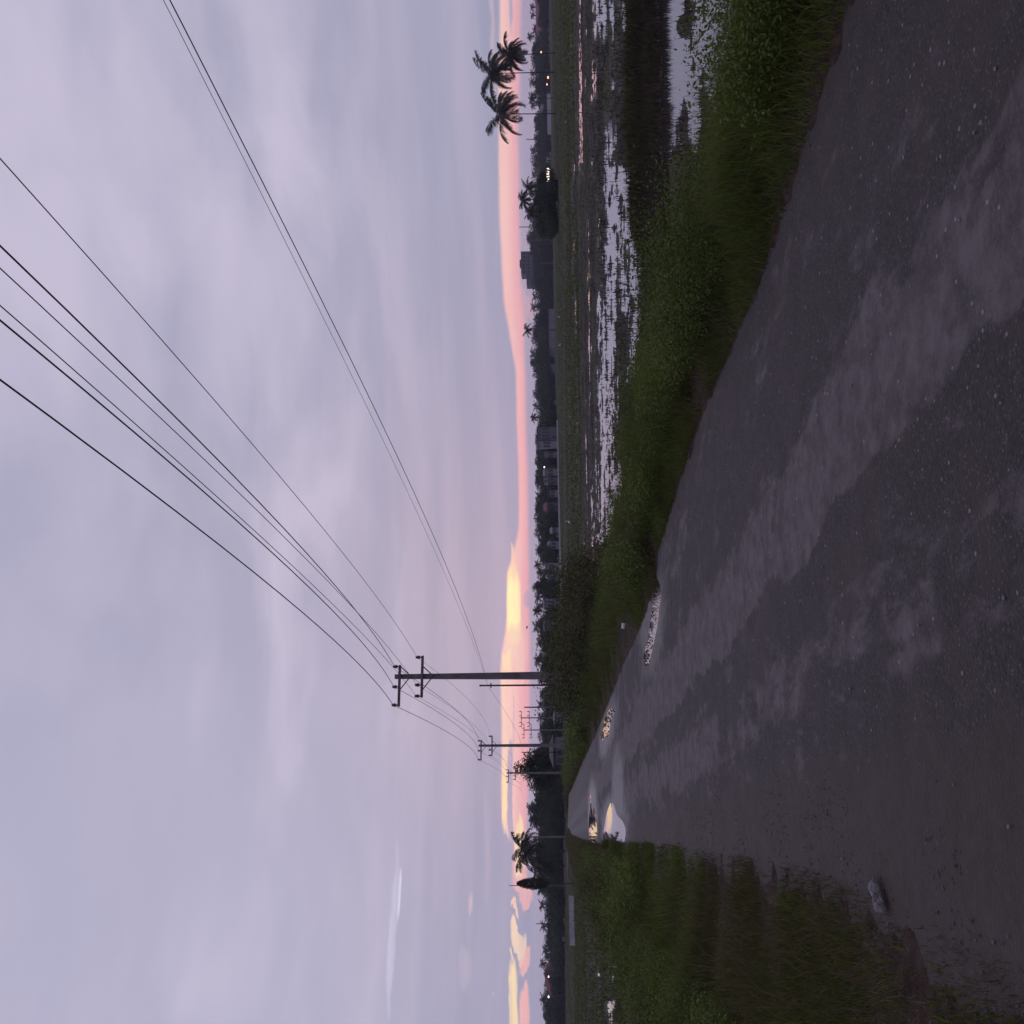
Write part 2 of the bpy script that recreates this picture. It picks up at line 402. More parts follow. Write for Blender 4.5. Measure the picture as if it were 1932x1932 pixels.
def earth(n, b):
    g = n.new('ShaderNodeNewGeometry'); P = g.outputs['Position']
    a = n.new('ShaderNodeAttribute', attribute_name='green').outputs['Fac']
    wet = n.new('ShaderNodeAttribute', attribute_name='wet').outputs['Fac']
    n1 = n.noise(P, 1.2, 6, .62); n2 = n.noise(P, 9, 5, .65)
    x, y, z = n.sep(P)
    st = n.noise(n.comb(n.m('MULTIPLY', x, .03), n.m('MULTIPLY', y, .34), 0.0), 1.0, 6, .65)
    soil = n.mix(n.step(n2, .3, .7), (.028, .017, .015), (.066, .043, .037))
    grn = n.mix(n.step(n1, .3, .7), (.036, .046, .016), (.066, .074, .024))
    grn = n.mix(n.step(st, .44, .54), grn, (.026, .021, .014))
    k = n.step(n.m('ADD', a, n.m('MULTIPLY', n.m('SUBTRACT', n2, .5), .8)), .35, .65)
    c = n.mix(k, soil, grn)
    pv = n.new('ShaderNodeTexVoronoi'); pv.inputs['Scale'].default_value = 28; n.put(pv.inputs['Vector'], P)
    peb = n.m('MULTIPLY', n.m('GREATER_THAN', n.sep(pv.outputs['Color'])[0], .93), n.m('LESS_THAN', pv.outputs['Distance'], .25))
    c = n.mix(n.m('MULTIPLY', peb, n.m('MULTIPLY', n.m('SUBTRACT', 1.0, k), .35)), c, (.20, .17, .17))
    n.put(b.inputs['Base Color'], n.mix(wet, c, n.vm('SCALE', c, sc=.55)))
    n.put(b.inputs['Roughness'], n.m('SUBTRACT', .9, n.m('MULTIPLY', wet, .35))); b.inputs['Specular IOR Level'].default_value = .10
    bump(n, b, n.m('ADD', n.m('MULTIPLY', n1, .5), n.m('MULTIPLY', n2, .8)), .6, .03)
def waterf(ripple, rough, base=(.030, .026, .030)):
    def f(n, b):
        g = n.new('ShaderNodeNewGeometry'); P = g.outputs['Position']
        b.inputs['Base Color'].default_value = (*base, 1); b.inputs['Roughness'].default_value = rough; b.inputs['IOR'].default_value = 1.33
        b.inputs['Specular IOR Level'].default_value = .5
        bump(n, b, n.noise(P, 3.0, 3, .5), ripple, .01)
    return f
M_earth = mat('earth', earth)
M_water = mat('field_water', waterf(.05, .04))
M_puddle = mat('puddle_water', waterf(.0, .012, (.04, .032, .036)))
M_conc = simple('weathered_concrete', (.13, .115, .125), (.21, .19, .20), 2.0, .85, bmp=.2)
M_steel = simple('galvanised_steel', (.10, .09, .10), (.17, .15, .16), 5, .6, .3)
M_porc = simple('brown_porcelain', (.018, .012, .012), (.03, .02, .02), 8, .25, sp=.5)
M_wire = simple('aluminium_wire', (.05, .048, .055), (.08, .075, .085), 3, .6, .2)
M_black = simple('black_painted_steel', (.012, .010, .012), (.025, .02, .022), 3, .6)
M_bark = simple('bark', (.045, .036, .030), (.10, .08, .065), 5, .9, bmp=.5)
M_palmbark = simple('palm_bark', (.035, .03, .03), (.075, .065, .062), 8, .9, bmp=.3)
M_leafA = leafmat('tree_leaves', (.016, .026, .012), (.050, .066, .022), None, scale=.35)
M_leafB = leafmat('olive_leaves', (.020, .026, .012), (.060, .062, .026), (.07, .055, .03), .12, .35)
M_leafC = leafmat('dull_green_leaves', (.016, .026, .018), (.040, .058, .032), None, scale=.3)
M_palm = leafmat('palm_fronds', (.014, .020, .010), (.040, .048, .020), (.075, .055, .030), .06, .4, .15)
M_grass = leafmat('verge_grass_blades', (.036, .052, .012), (.138, .178, .040), (.10, .082, .04), .16, .55, .4)
M_grassd = leafmat('dry_grass_blades', (.05, .045, .022), (.115, .092, .048), (.12, .09, .055), .30, .8, .3)
M_weed = leafmat('weed_leaves', (.046, .066, .012), (.140, .188, .036), None, scale=1.2, trans=.3, rough=.5)
M_rice = leafmat('rice_stubble', (.026, .026, .014), (.060, .058, .024), (.060, .040, .032), .35, .3, .2)
M_shrub = leafmat('shrub_leaves', (.034, .042, .014), (.095, .105, .034), (.085, .062, .036), .16, .6, .25)
def painted(name, c, dirt=(.1, .09, .09)):
    return simple(name, c, tuple(x * .75 + d * .25 for x, d in zip(c, dirt)), .6, .85)
M_wallw = painted('white_plaster', (.27, .265, .28)); M_wallg = painted('grey_plaster', (.14, .138, .155)); M_wallb = painted('blue_plaster', (.14, .18, .21))
M_walld = painted('dark_grey_plaster', (.14, .135, .15))
M_roofr = painted('red_roof_tiles', (.20, .055, .060)); M_roofp = painted('pink_roof_sheets', (.34, .12, .17)); M_roofg = painted('pale_blue_roof_sheets', (.16, .185, .22)); M_roofd = painted('dark_roof', (.07, .065, .075))
M_sheet = simple('grey_sheet_metal', (.17, .165, .185), (.24, .23, .26), 1.0, .7)
def glassf(n, b):
    b.inputs['Base Color'].default_value = (.045, .045, .055, 1); b.inputs['Roughness'].default_value = .15
M_glass = mat('window_glass', glassf)
def lit(name, c, e):
    def f(n, b):
        b.inputs['Base Color'].default_value = (.5, .5, .5, 1); b.inputs['Emission Color'].default_value = (*c, 1); b.inputs['Emission Strength'].default_value = e
    return mat(name, f)
M_litw = lit('lit_window', (1, .86, .62), 3.2); M_lito = lit('orange_lamp', (1, .42, .22), 2.5); M_litl = lit('white_lamp', (1, .92, .8), 4.0)
M_plastic = simple('crumpled_plastic', (.08, .072, .072), (.19, .175, .175), 30, .45, bmp=.5, sp=.4)
M_whitepl = simple('white_plastic', (.55, .55, .52), (.7, .7, .66), 9, .4)
M_stone = simple('pale_stone', (.12, .10, .11), (.26, .23, .24), 20, .8)
M_feather = simple('white_feathers', (.6, .6, .6), (.75, .75, .75), 8, .8)

# ------------------------------------------------------------------ road edges (distance along, offset across)
R_px = [(1500, 1073), (1491, 1078), (1442, 1098), (1385, 1125), (1345, 1141), (1290, 1163), (1240, 1183), (1190, 1207), (1104, 1237), (1050, 1240), (930, 1277), (800, 1320), (560, 1428), (270, 1525), (20, 1600), (-200, 1672)]
L_px = [(1560, 1073), (1574, 1079), (1581, 1100), (1588, 1140), (1594, 1180), (1604, 1300), (1622, 1450), (1650, 1560), (1690, 1660), (1760, 1800), (1830, 1932)]
def edge(tab):
    P = []
    for y, x in tab:
        g = ground(x, y); P.append(sn(g.x, g.y))
    P.sort(); return np.array([p[0] for p in P]), np.array([p[1] for p in P])
rs, rn = edge(R_px); ls, ln = edge(L_px)
rs = np.concatenate([[-60], rs, [rs[-1] + 40]]); rn = np.concatenate([[4.1], rn, [rn[-1] - 7]])
ls = np.concatenate([[-60], ls, [ls[-1] + 35]]); ln = np.concatenate([[-.5], ln, [ln[-1] - 8]])
nR = lambda s: np.interp(s, rs, rn); nL = lambda s: np.interp(s, ls, ln)
WL = -0.60                      # water level of the fields

# wet parts of the paddies, as patches (row0,row1,col0,col1,strength) projected on the field plane
WET = [(-200, 330, 1092, 1104, 1.0), (300, 345, 1096, 1104, .6), (400, 520, 1103, 1112, .75), (500, 980, 1106, 1114, .95), (900, 1185, 1112, 1121, 1.0), (1000, 1160, 1098, 1104, .35),
       (-200, 200, 1116, 1130, .95), (-200, 130, 1128, 1146, .8), (230, 345, 1117, 1128, .55),
       (290, 520, 1079, 1086, .9), (-200, 250, 1077, 1081, .6), (540, 640, 1085, 1090, .9), (600, 1000, 1087, 1092, .6), (100, 560, 1067, 1070, .5), (700, 1100, 1074, 1078, .5),
       (-200, 60, 1144, 1180, .70), (60, 200, 1150, 1172, .45),
       (215, 300, 1140, 1170, .85), (290, 520, 1140, 1198, 1.1), (360, 470, 1125, 1140, .45), (440, 560, 1135, 1185, .85),
       (520, 880, 1126, 1168, 1.0), (480, 730, 1165, 1216, .90), (860, 1040, 1125, 1182, 1.05), (1020, 1090, 1128, 1160, .5),
       (-260, 60, 1240, 1420, 1.25), (-260, 200, 1230, 1400, 1.25), (150, 300, 1232, 1330, 1.2), (280, 390, 1230, 1290, 1.1), (380, 520, 1205, 1262, .45),
       (1776, 1802, 1146, 1162, 1.0), (1800, 1832, 1156, 1172, .9), (1832, 1852, 1150, 1161, .8), (1884, 1912, 1146, 1163, 1.0), (1905, 2100, 1148, 1165, .8), (1776, 1800, 1128, 1133, .6), (1830, 1850, 1128, 1133, .6)]
DRY = [(600, 700, 1163, 1189, .9), (230, 312, 1166, 1188, .9), (720, 800, 1180, 1210, .7), (840, 1000, 1172, 1190, .5), (30, 70, 1280, 1300, .8), (280, 360, 1262, 1285, .5), (200, 330, 1232, 1248, .4)]
def rect(px, py, y0, y1, x0, x1):
    my = (y1 - y0) * .12 + 8; mx = (x1 - x0) * .18 + 1.5
    return sst(py, y0 - my, y0 + my) * (1 - sst(py, y1 - my, y1 + my)) * sst(px, x0 - mx, x0 + mx) * (1 - sst(px, x1 - mx, x1 + mx))
def field(x, y):
    """height of the field floor and wetness, numpy"""
    px, py = to_px(x, y, np.full_like(x, WL))
    ok = (y > 5)
    w = np.zeros_like(x)
    for y0, y1, x0, x1, st in WET: w = np.maximum(w, st * rect(px, py, y0, y1, x0, x1))
    for y0, y1, x0, x1, st in DRY: w = w * (1 - st * rect(px, py, y0, y1, x0, x1))
    w = np.where(ok, w, .2)
    n1 = fbm(x * .35, y * .9, 3, 4); n2 = fbm(x * 2.2, y * 3.0, 11, 3); n3 = fbm(x * 5.5, y * 5.5, 23, 2)
    nz = (n1 - .5) * .9 + (n2 - .5) * .7 + (n3 - .5) * .45
    near = 1 - sst(y, 24, 60)
    n4 = fbm(x * 1.3, y * 2.6, 29, 4)
    n5 = fbm(x * .25, y * 1.5, 37, 3)
    n6 = fbm(x * 4.0, y * 5.0, 43, 2)
    h = WL + .10 * (.46 - w * .72 + nz * .7 + (n4 - .5) * 1.6 + (n5 - .5) * .8 + (n6 - .5) * .7)
    # low bund between the near plots
    bx = sst(x, 4.6, 6.2)
    yb = 21.0 + .25 * np.sin(x * .9) + (fbm(x * .6, y * 0, 5, 2) - .5) * .8
    hb = np.exp(-((y - yb) / .72) ** 4)
    h = np.maximum(h, WL - .25 + bx * hb * (.60 + .16 * (n2 - .5)))
    for Yb, hh, wd in ((57.5, .16, .9), (76, .14, 1.0), (97, .2, 1.2), (130, .2, 1.5), (180, .25, 2)):
        h = np.maximum(h, WL - .2 + (hh + .2) * np.exp(-((y - Yb - .4 * np.sin(x * .2)) / wd) ** 4) * (.85 + .4 * (n2 - .5)))
    far = sst(y, 150, 260)
    h = h + far * .06
    return h, w
def terrain(x, y):
    x = np.asarray(x, float); y = np.asarray(y, float)
    s, n = sn(x, y); r = nR(s); l = nL(s)
    fh, w = field(x, y)
    nz = fbm(x * .8, y * .8, 31, 4) - .5; nf = fbm(x * 5, y * 5, 41, 3) - .5
    sh = .014 + nz * .03 + nf * .016
    # right bank, left bank
    wd_ = 1 - .32 * (1 - sst(s, 7, 13)); tr = sst(n - r, 1.0 * wd_, 4.1 * wd_); tl = sst(l - n, 1.6, 3.9)
    bank = np.where(n > r, sh + .08 * sst(n - r, .1, 1.0), sh + .05 * sst(l - n, .3, 1.4) - .0)
    t = np.maximum(tr, tl)
    h = bank * (1 - t) + (fh + np.where(t < 1, nz * .1, 0)) * t
    inside = sst(n, l - .50 + nf * .5, l + .25 + nf * .5) * (1 - sst(n, r - .22 + nf * .3, r + .28 + nf * .3))
    h = h * (1 - inside) - .035 * inside
    far = sst(s, 150, 200); 
    green = np.where(t > .5, np.clip(.95 - w * .6 + .3 * nz, 0, 1), np.clip(.55 + nz * 1.2, 0, 1))
    green = np.where((n > r) & (n < r + .5), .1, green)
    green = np.where((n < l) & (y < 14), np.clip(.2 + nz + sst(l - n, .5, 2.5) * .6, 0, 1), green)
    wet = np.clip(1 - (h - WL) / .10, 0, 1)
    return h, green, wet, s, n
def tz(x, y): return terrain(np.atleast_1d(x), np.atleast_1d(y))[0]

# polar sheet round the viewpoint, fine ahead and coarse behind
angs = np.concatenate([np.linspace(-180, -42, 40, endpoint=False), np.linspace(-42, 42, 1000, endpoint=False), np.linspace(42, 180, 40, endpoint=False)])
rad = np.concatenate([[.3, .8, 1.3], np.exp(np.linspace(math.log(1.8), math.log(420), 640)), np.array([480, 560, 700, 1000, 1600, 2600, 5000, 9000])])
A, RR = np.meshgrid(np.radians(angs), rad)
X = (RR * np.sin(A)); Y = (RR * np.cos(A))
H, G, WT, _, _ = terrain(X.ravel(), Y.ravel())
na, nr = len(angs), len(rad)
i = np.arange(nr - 1)[:, None] * na; j = np.arange(na)[None, :]; j2 = (j + 1) % na
Q = np.stack([i + j, i + na + j, i + na + j2, i + j2], -1).reshape(-1, 4)[:, ::-1]
V = np.stack([X.ravel(), Y.ravel(), H], -1)
c = len(V); V = np.vstack([V, [[0, 0, -.035]]])
T = np.stack([np.full(na, c), np.arange(na), (np.arange(na) + 1) % na], -1)[:, ::-1]
o = np_mesh('ground', V, Q, T, M_earth, attrs={'green': np.append(G, 0), 'wet': np.append(WT, 0)}, smooth=True)
tag(o, kind='structure')

# flooded field water
wa = np.linspace(0, 2 * math.pi, 120, endpoint=False); wr = np.array([5, 7, 9, 11, 13, 15, 17, 20, 23, 26, 30, 34, 39, 45, 52, 60, 70, 80, 92, 106, 122, 140, 160, 185, 215, 250, 290, 330.0])
WA, WR = np.meshgrid(wa, wr); na = 120
i = np.arange(len(wr) - 1)[:, None] * na; j = np.arange(na)[None, :]; j2 = (j + 1) % na
Q = np.stack([i + j, i + na + j, i + na + j2, i + j2], -1).reshape(-1, 4)
tag(np_mesh('water', np.stack([WR.ravel() * np.cos(WA.ravel()), WR.ravel() * np.sin(WA.ravel()), np.full(WR.size, WL)], -1), Q, None, M_water), kind='structure')

# puddles (outlines on the road) and the wet film round them
def poly(pts): return [ground(x, y) for x, y in pts]
Z5 = lambda pts: [(876 + a * .162, 1345 + b * .162) for a, b in pts]
Z3 = lambda pts: [(1001 + a * .2591, 876 + b * .2591) for a, b in pts]
puds = [Z5([(1612, 1440), (1625, 1350), (1650, 1200), (1680, 1090), (1710, 1035), (1745, 1080), (1765, 1150), (1790, 1210), (1830, 1240), (1862, 1290), (1882, 1370), (1876, 1440), (1862, 1520), (1800, 1600), (1740, 1620), (1660, 1600)]),
        Z5([(1478, 860), (1492, 960), (1512, 1060), (1524, 1180), (1540, 1290), (1550, 1400), (1540, 1460), (1520, 1530), (1480, 1540), (1452, 1440), (1450, 1300), (1455, 1150), (1465, 980)]),
        Z5([(1575, 300), (1600, 200), (1640, 40), (1690, -60), (1745, -60), (1765, 20), (1762, 150), (1740, 240), (1690, 300), (1620, 330)]),
        Z3([(905, 790), (925, 850), (948, 900), (944, 1000), (932, 1100), (918, 1200), (895, 1320), (870, 1420), (845, 1500), (822, 1440), (818, 1380), (848, 1300), (860, 1220), (872, 1120), (885, 1000), (893, 930), (895, 860)])]
wl = []
for P in puds:
    g = [ground(x, y) for x, y in P]; q = [sn(p.x, p.y) for p in g]
    s0 = min(a for a, b in q); s1 = max(a for a, b in q); n0 = min(b for a, b in q); n1 = max(b for a, b in q)
    wl.append(((s0 + s1) / 2, (n0 + n1) / 2, (s1 - s0) * .60 + .3, (n1 - n0) * .60 + .2))
g1 = ground(1165, 1500); a_, b_ = sn(g1.x, g1.y); wl.append((a_, b_, 3, 1.2))
PUD['wet'] = wl
M_road = mat('asphalt', asphalt)
sv = np.concatenate([np.linspace(-60, 0, 20, endpoint=False), np.linspace(0, 30, 90, endpoint=False), np.linspace(30, 172, 110)])
nu = 14
S_, U_ = np.meshgrid(sv, np.linspace(0, 1, nu), indexing='ij')
a_ = nL(S_) - .42 + .10 * (fbm(S_ * 1.5, S_ * 0, 61, 3) - .5); b_ = nR(S_) + .24 + .10 * (fbm(S_ * 1.5, S_ * 0, 67, 3) - .5)
N_ = a_ + (b_ - a_) * U_
XX, YY = xy(S_, N_)
Z_ = .0 - .012 * (2 * U_ - 1) ** 2 + .006 * (fbm(XX * .7, YY * .7, 71, 2) - .5)
k = len(sv)
i = np.arange(k - 1)[:, None] * nu; j = np.arange(nu - 1)[None, :]
Q = np.stack([i + j, i + j + 1, i + nu + j + 1, i + nu + j], -1).reshape(-1, 4)
tag(np_mesh('road', np.stack([XX.ravel(), YY.ravel(), Z_.ravel()], -1), Q, None, M_road, smooth=True), kind='structure')
def smoothpoly(pts, it=2):
    for _ in range(it):
        q = []
        for a, b in zip(pts, pts[1:] + pts[:1]): q += [a * .75 + b * .25, a * .25 + b * .75]
        pts = q
    return pts
pl = ['long puddle across the left half of the wet road', 'small far puddle on the left edge of the road', 'round puddle at the right road edge below the verge', 'thin puddle along the right road edge under the grass']
for P, lb in zip(puds, pl):
    g = smoothpoly([ground(x, y) for x, y in P]); mb = MB()
    c0 = sum(g, Vector()) / len(g)
    g = [p + (p - c0).normalized() * (random.random() - .5) * .05 for p in g]
    mb.face([(p.x, p.y, -.001 if 'left' in lb else -.004) for p in g]); o = mb.build('puddle', M_puddle); tag(o, kind='structure')
    o['label'] = lb

# thin evening air over the fields
hm_ = bpy.data.materials.new('evening_air'); hm_.use_nodes = True; hm_.node_tree.nodes.clear(); hn = NT(hm_.node_tree)
pv = hn.new('ShaderNodeVolumePrincipled'); pv.inputs['Color'].default_value = (.80, .82, 1.0, 1); pv.inputs['Density'].default_value = .00022; pv.inputs['Anisotropy'].default_value = .2
ho = hn.new('ShaderNodeOutputMaterial'); hn.l.new(pv.outputs[0], ho.inputs['Volume'])
tag(MB().box(-1500, 1500, -1500, 1500, -1.8, 32).build('haze', hm_), kind='stuff')

# ------------------------------------------------------------------ grass
def blades(x, y, z, h, w, lean, name, m, seg=2, lab=None, curl=.35, azb=None):
    N = len(x); a = rng.uniform(0, 2 * np.pi, N); la = rng.uniform(0, 2 * np.pi, N) if azb is None else azb
    ca, sa = np.cos(a), np.sin(a); lx, ly = np.cos(la) * lean * h, np.sin(la) * lean * h
    V = np.empty((N, 5, 3), np.float32)
    for k_, (t, ww) in enumerate(((0, 1), (.55, .8))):
        bx = x + lx * t * t; by = y + ly * t * t; bz = z - .02 + h * t * (1 - curl * .2 * t)
        V[:, 2 * k_, 0] = bx - ca * w * ww / 2; V[:, 2 * k_, 1] = by - sa * w * ww / 2; V[:, 2 * k_, 2] = bz
        V[:, 2 * k_ + 1, 0] = bx + ca * w * ww / 2; V[:, 2 * k_ + 1, 1] = by + sa * w * ww / 2; V[:, 2 * k_ + 1, 2] = bz
    V[:, 4, 0] = x + lx; V[:, 4, 1] = y + ly; V[:, 4, 2] = z + h * (1 - curl * np.minimum(lean, 1.5))
    b0 = (np.arange(N) * 5)[:, None]
    Q = b0 + np.array([[0, 1, 3, 2]]); T = b0 + np.array([[2, 3, 4]])
    return V.reshape(-1, 3), Q, T
def leaves(x, y, z, size, tilt=1.0):
    """small diamond leaves, random orientation"""
    N = len(x); a = rng.uniform(0, 2 * np.pi, N); t = rng.uniform(-.7, .9, N) * tilt
    d = np.stack([np.cos(a) * np.cos(t), np.sin(a) * np.cos(t), np.sin(t)], -1)
    u = rng.normal(size=(N, 3)); u -= d * (u * d).sum(1)[:, None]; u /= np.linalg.norm(u, axis=1)[:, None] + 1e-6
    P = np.stack([x, y, z], -1); s = size[:, None]
    V = np.stack([P, P + d * s * .45 + u * s * .28, P + d * s, P + d * s * .45 - u * s * .28], 1).reshape(-1, 3)
    return V, (np.arange(N) * 4)[:, None] + np.array([[0, 1, 2, 3]])
class Acc:
    def __init__(s): s.V = []; s.Q = []; s.T = []; s.n = 0
    def add(s, V, Q=None, T=None):
        s.V.append(V)
        if Q is not None: s.Q.append(Q + s.n)
        if T is not None: s.T.append(T + s.n)
        s.n += len(V)
    def build(s, name, m, parent=None):
        return np_mesh(name, np.vstack(s.V), np.vstack(s.Q) if s.Q else None, np.vstack(s.T) if s.T else None, m, parent)
def sprinkle(N, s0, s1, side, o0, o1, pw=1.0):
    s = s0 + (s1 - s0) * rng.uniform(0, 1, N) ** pw; off = rng.uniform(o0, o1, N)
    n = nR(s) + off if side > 0 else nL(s) - off
    x, y = xy(s, n); return x, y, s, off
def vis(x, y, m=.16):
    return (y > 1.0) & (np.abs(x) < (.53 + m) * y + 1.2)
grass = Acc(); weeds = Acc(); dry = Acc()
def verge(N, s0, s1, side, o0, o1, hb, wb, acc, pw=1.0, lean=.5, prof=None, thr=None):
    x, y, s, off = sprinkle(N, s0, s1, side, o0, o1, pw)
    # clumps
    cl = fbm(x * 1.1, y * 1.1, 51, 3); c2 = fbm(x * .35, y * .35, 57, 2)
    keep = vis(x, y) & (rng.uniform(0, 1, N) < np.clip((cl - .28) * 3.2, .08 if side > 0 else .30, 1))
    if thr is not None: keep &= thr(x, y, s, off)
    x, y, s, off, cl, c2 = x[keep], y[keep], s[keep], off[keep], cl[keep], c2[keep]
    h = hb * (.30 + 1.0 * rng.uniform(0, 1, len(x)) ** 1.5) * (.25 + 1.55 * cl) * (.45 + 1.1 * c2)
    if prof: h = h * prof(off)
    if side > 0: h = h * (1 - .55 * sst(off, 1.9, 3.1) * (1 - sst(s, 9, 14))) * pre(s, off)
    z = tz(x, y)
    w = wb * rng.uniform(.6, 1.4, len(x))
    acc.add(*blades(x, y, z, h, w, rng.uniform(.1, 1.3, len(x)) * lean * 1.6, '', None))
pr = lambda o: (.25 + .75 * sst(o, .0, .9)) * (1 - .35 * sst(o, 3.2, 4.3))
pre = lambda s, o: 1 - .8 * sst(s, 15, 20) * (1 - sst(s, 42, 50)) * (1 - sst(o, .7, 2.1))
verge(180000, 0, 14, 1, .05, 3.4, .34, .0085, grass, prof=pr)
verge(130000, 12, 40, 1, .05, 4.4, .40, .016, grass, prof=pr)
verge(60000, 38, 140, 1, .05, 5.5, .46, .055, grass, prof=pr)
# a taller fringe against the water
verge(26000, 10, 40, 1, 2.4, 4.2, .46, .012, grass)
# left side
left_thr = lambda x, y, s, off: rng.uniform(0, 1, len(x)) < np.clip(.16 + sst(off, .4, 2.2) * .9 + (s > 11) * .5, 0, 1)
prl = lambda o: .18 + .82 * sst(o, .2, 2.4)
prm = lambda o: .40 + .60 * sst(o, .1, 1.6)
verge(130000, 3, 14, -1, .05, 3.6, .27, .008, grass, prof=prl, thr=left_thr)
verge(110000, 11, 34, -1, -.05, 3.7, .34, .013, grass, prof=prm)
verge(30000, 32, 140, -1, .05, 3.6, .36, .035, grass, prof=pr)
# brown dry grass: far right bank, far left bank, near left
verge(26000, 60, 145, 1, .1, 5.0, .55, .06, dry)
verge(9000, 28, 60, 1, .3, 5.0, .45, .03, dry)
verge(12000, 30, 140, -1, .1, 3.0, .46, .04, dry)
verge(190000, 2.2, 12, -1, .15, 3.6, .085, .0055, grass, thr=lambda x, y, s, off: rng.uniform(0, 1, len(x)) < np.clip(.25 + sst(off, .1, 1.0), 0, 1))
verge(70000, 2.2, 12, -1, .0, 3.6, .07, .006, dry)
verge(40000, 3, 14, -1, .3, 3.6, .17, .007, dry)
verge(9000, 3, 16, -1, .0, 3.5, .14, .009, dry, thr=left_thr)
verge(8000, 3, 40, 1, .02, 1.2, .14, .012, dry)
# leafy weeds
def weed(N, s0, s1, side, o0, o1, top, size, pw=1.0, per=14):
    x, y, s, off = sprinkle(N, s0, s1, side, o0, o1, pw)
    cl = fbm(x * .8, y * .8, 81, 3); keep = vis(x, y) & (cl > .40 + .5 * (fbm(x * .5, y * .5, 85, 2) - .5)) & ((side < 0) | (pre(s, off) > .75)) & ((side < 0) | (s > 13) | (off < 2.9))
    x, y, cl, s, off = x[keep], y[keep], cl[keep], s[keep], off[keep]; z = tz(x, y)
    H_ = top * (.35 + rng.uniform(0, 1, len(x)) * .75) * (.25 + 1.6 * cl) * (.5 + 1.1 * fbm(x * .45, y * .45, 83, 2)) * (1 - .45 * sst(off, 2.2, 3.4) * (side > 0) * (s < 12))
    X_ = np.repeat(x, per); Y_ = np.repeat(y, per); Z0 = np.repeat(z, per); HH = np.repeat(H_, per)
    f = rng.uniform(0.15, 1, len(X_)); sp = .10 + .10 * f
    X_ = X_ + rng.normal(0, 1, len(X_)) * sp * HH; Y_ = Y_ + rng.normal(0, 1, len(X_)) * sp * HH
    V, Q = leaves(X_, Y_, Z0 + HH * f, size * rng.uniform(.5, 1.3, len(X_)))
    weeds.add(V, Q)
weed(12000, 0, 14, 1, .45, 3.5, .42, .030, per=32)
weed(9000, 12, 40, 1, .4, 3.9, .50, .046, per=28)
weed(3500, 38, 110, 1, .3, 5.0, .65, .13, per=20)
weed(6000, 5, 20, -1, 1.2, 3.6, .36, .030, per=26)
weed(3500, 18, 50, -1, .3, 3.4, .42, .055, per=24)
def stems(N, s0, s1, side, o0, o1, h0, w0, acc):
    x, y, s, off = sprinkle(N, s0, s1, side, o0, o1); k = vis(x, y) & (fbm(x * .9, y * .9, 88, 3) > .5); x, y = x[k], y[k]
    acc.add(*blades(x, y, tz(x, y), h0 * rng.uniform(.5, 1.2, len(x)), w0 * rng.uniform(.7, 1.2, len(x)), rng.uniform(.1, .9, len(x)), '', None, curl=.15))
stems(3500, 2, 14, 1, .6, 3.4, .55, .006, grass); stems(3500, 12, 40, 1, .6, 4.0, .75, .012, grass)
stems(2600, 2, 14, 1, .3, 3.2, .45, .005, dry); stems(3000, 12, 45, 1, .4, 4.0, .65, .010, dry)
stems(3500, 4, 30, -1, .8, 3.4, .45, .006, dry); stems(3000, 4, 30, -1, .8, 3.4, .50, .007, grass)
tag(grass.build('grass', M_grass), 'rough green grass growing on both road verges', 'grass', kind='stuff')
tag(dry.build('dry_grass', M_grassd), 'brown dry grass among the green on the verges', 'dry grass', kind='stuff')
tag(weeds.build('weeds', M_weed), 'leafy green weeds growing through the verge grass', 'weeds', kind='stuff')
# stubble and ground cover in the paddies
rice = Acc(); fieldg = Acc()
def infield(N, Y0, Y1, pw, fn, acc, h0, w0, lean=.6):
    y = Y0 * (Y1 / Y0) ** (rng.uniform(0, 1, N) ** pw); x = y * rng.uniform(-.66, .66, N)
    h, g, wt, s, n = terrain(x, y)
    ok = ((n > nR(s) + 4.2) | (n < nL(s) - 3.6)) & fn(x, y, h)
    x, y, h = x[ok], y[ok], h[ok]
    hh = h0 * rng.uniform(.3, 1.2, len(x)); z = np.maximum(h, WL - .03)
    acc.add(*blades(x, y, z, hh, w0 * rng.uniform(.6, 1.4, len(x)) * (.35 + y / Y1), rng.uniform(0, 1.4, len(x)) * lean, '', None))
infield(60000, 11, 40, 1.0, lambda x, y, h: h > WL + .004, rice, .10, .03)
infield(60000, 36, 140, 1.0, lambda x, y, h: h > WL + .006, rice, .08, .05)
infield(9000, 10, 30, 1.0, lambda x, y, h: (h <= WL) & (fbm(x * .5, y * .7, 91, 2) > .47), rice, .14, .010, .9)
infield(40000, 17.5, 22.5, 1.0, lambda x, y, h: (h > WL - .01) & (x > 3), rice, .22, .016)
infield(20000, 17, 22.5, 1.0, lambda x, y, h: h > WL + .2, fieldg, .22, .018)
infield(90000, 70, 330, 1.0, lambda x, y, h: (h > WL + .02) & (fbm(x * .03, y * .22, 95, 3) > .42), fieldg, .14, .28, .3)
infield(30000, 24, 130, 1.0, lambda x, y, h: (x < -10) & (h > WL + .01), fieldg, .22, .12)
tag(rice.build('paddy_stubble', M_rice), 'brown stubble and weeds standing in the flooded paddies', 'stubble', kind='stuff')
tag(fieldg.build('field_grass', M_grass), 'low green grass on the bunds and far paddies', 'grass', kind='stuff')

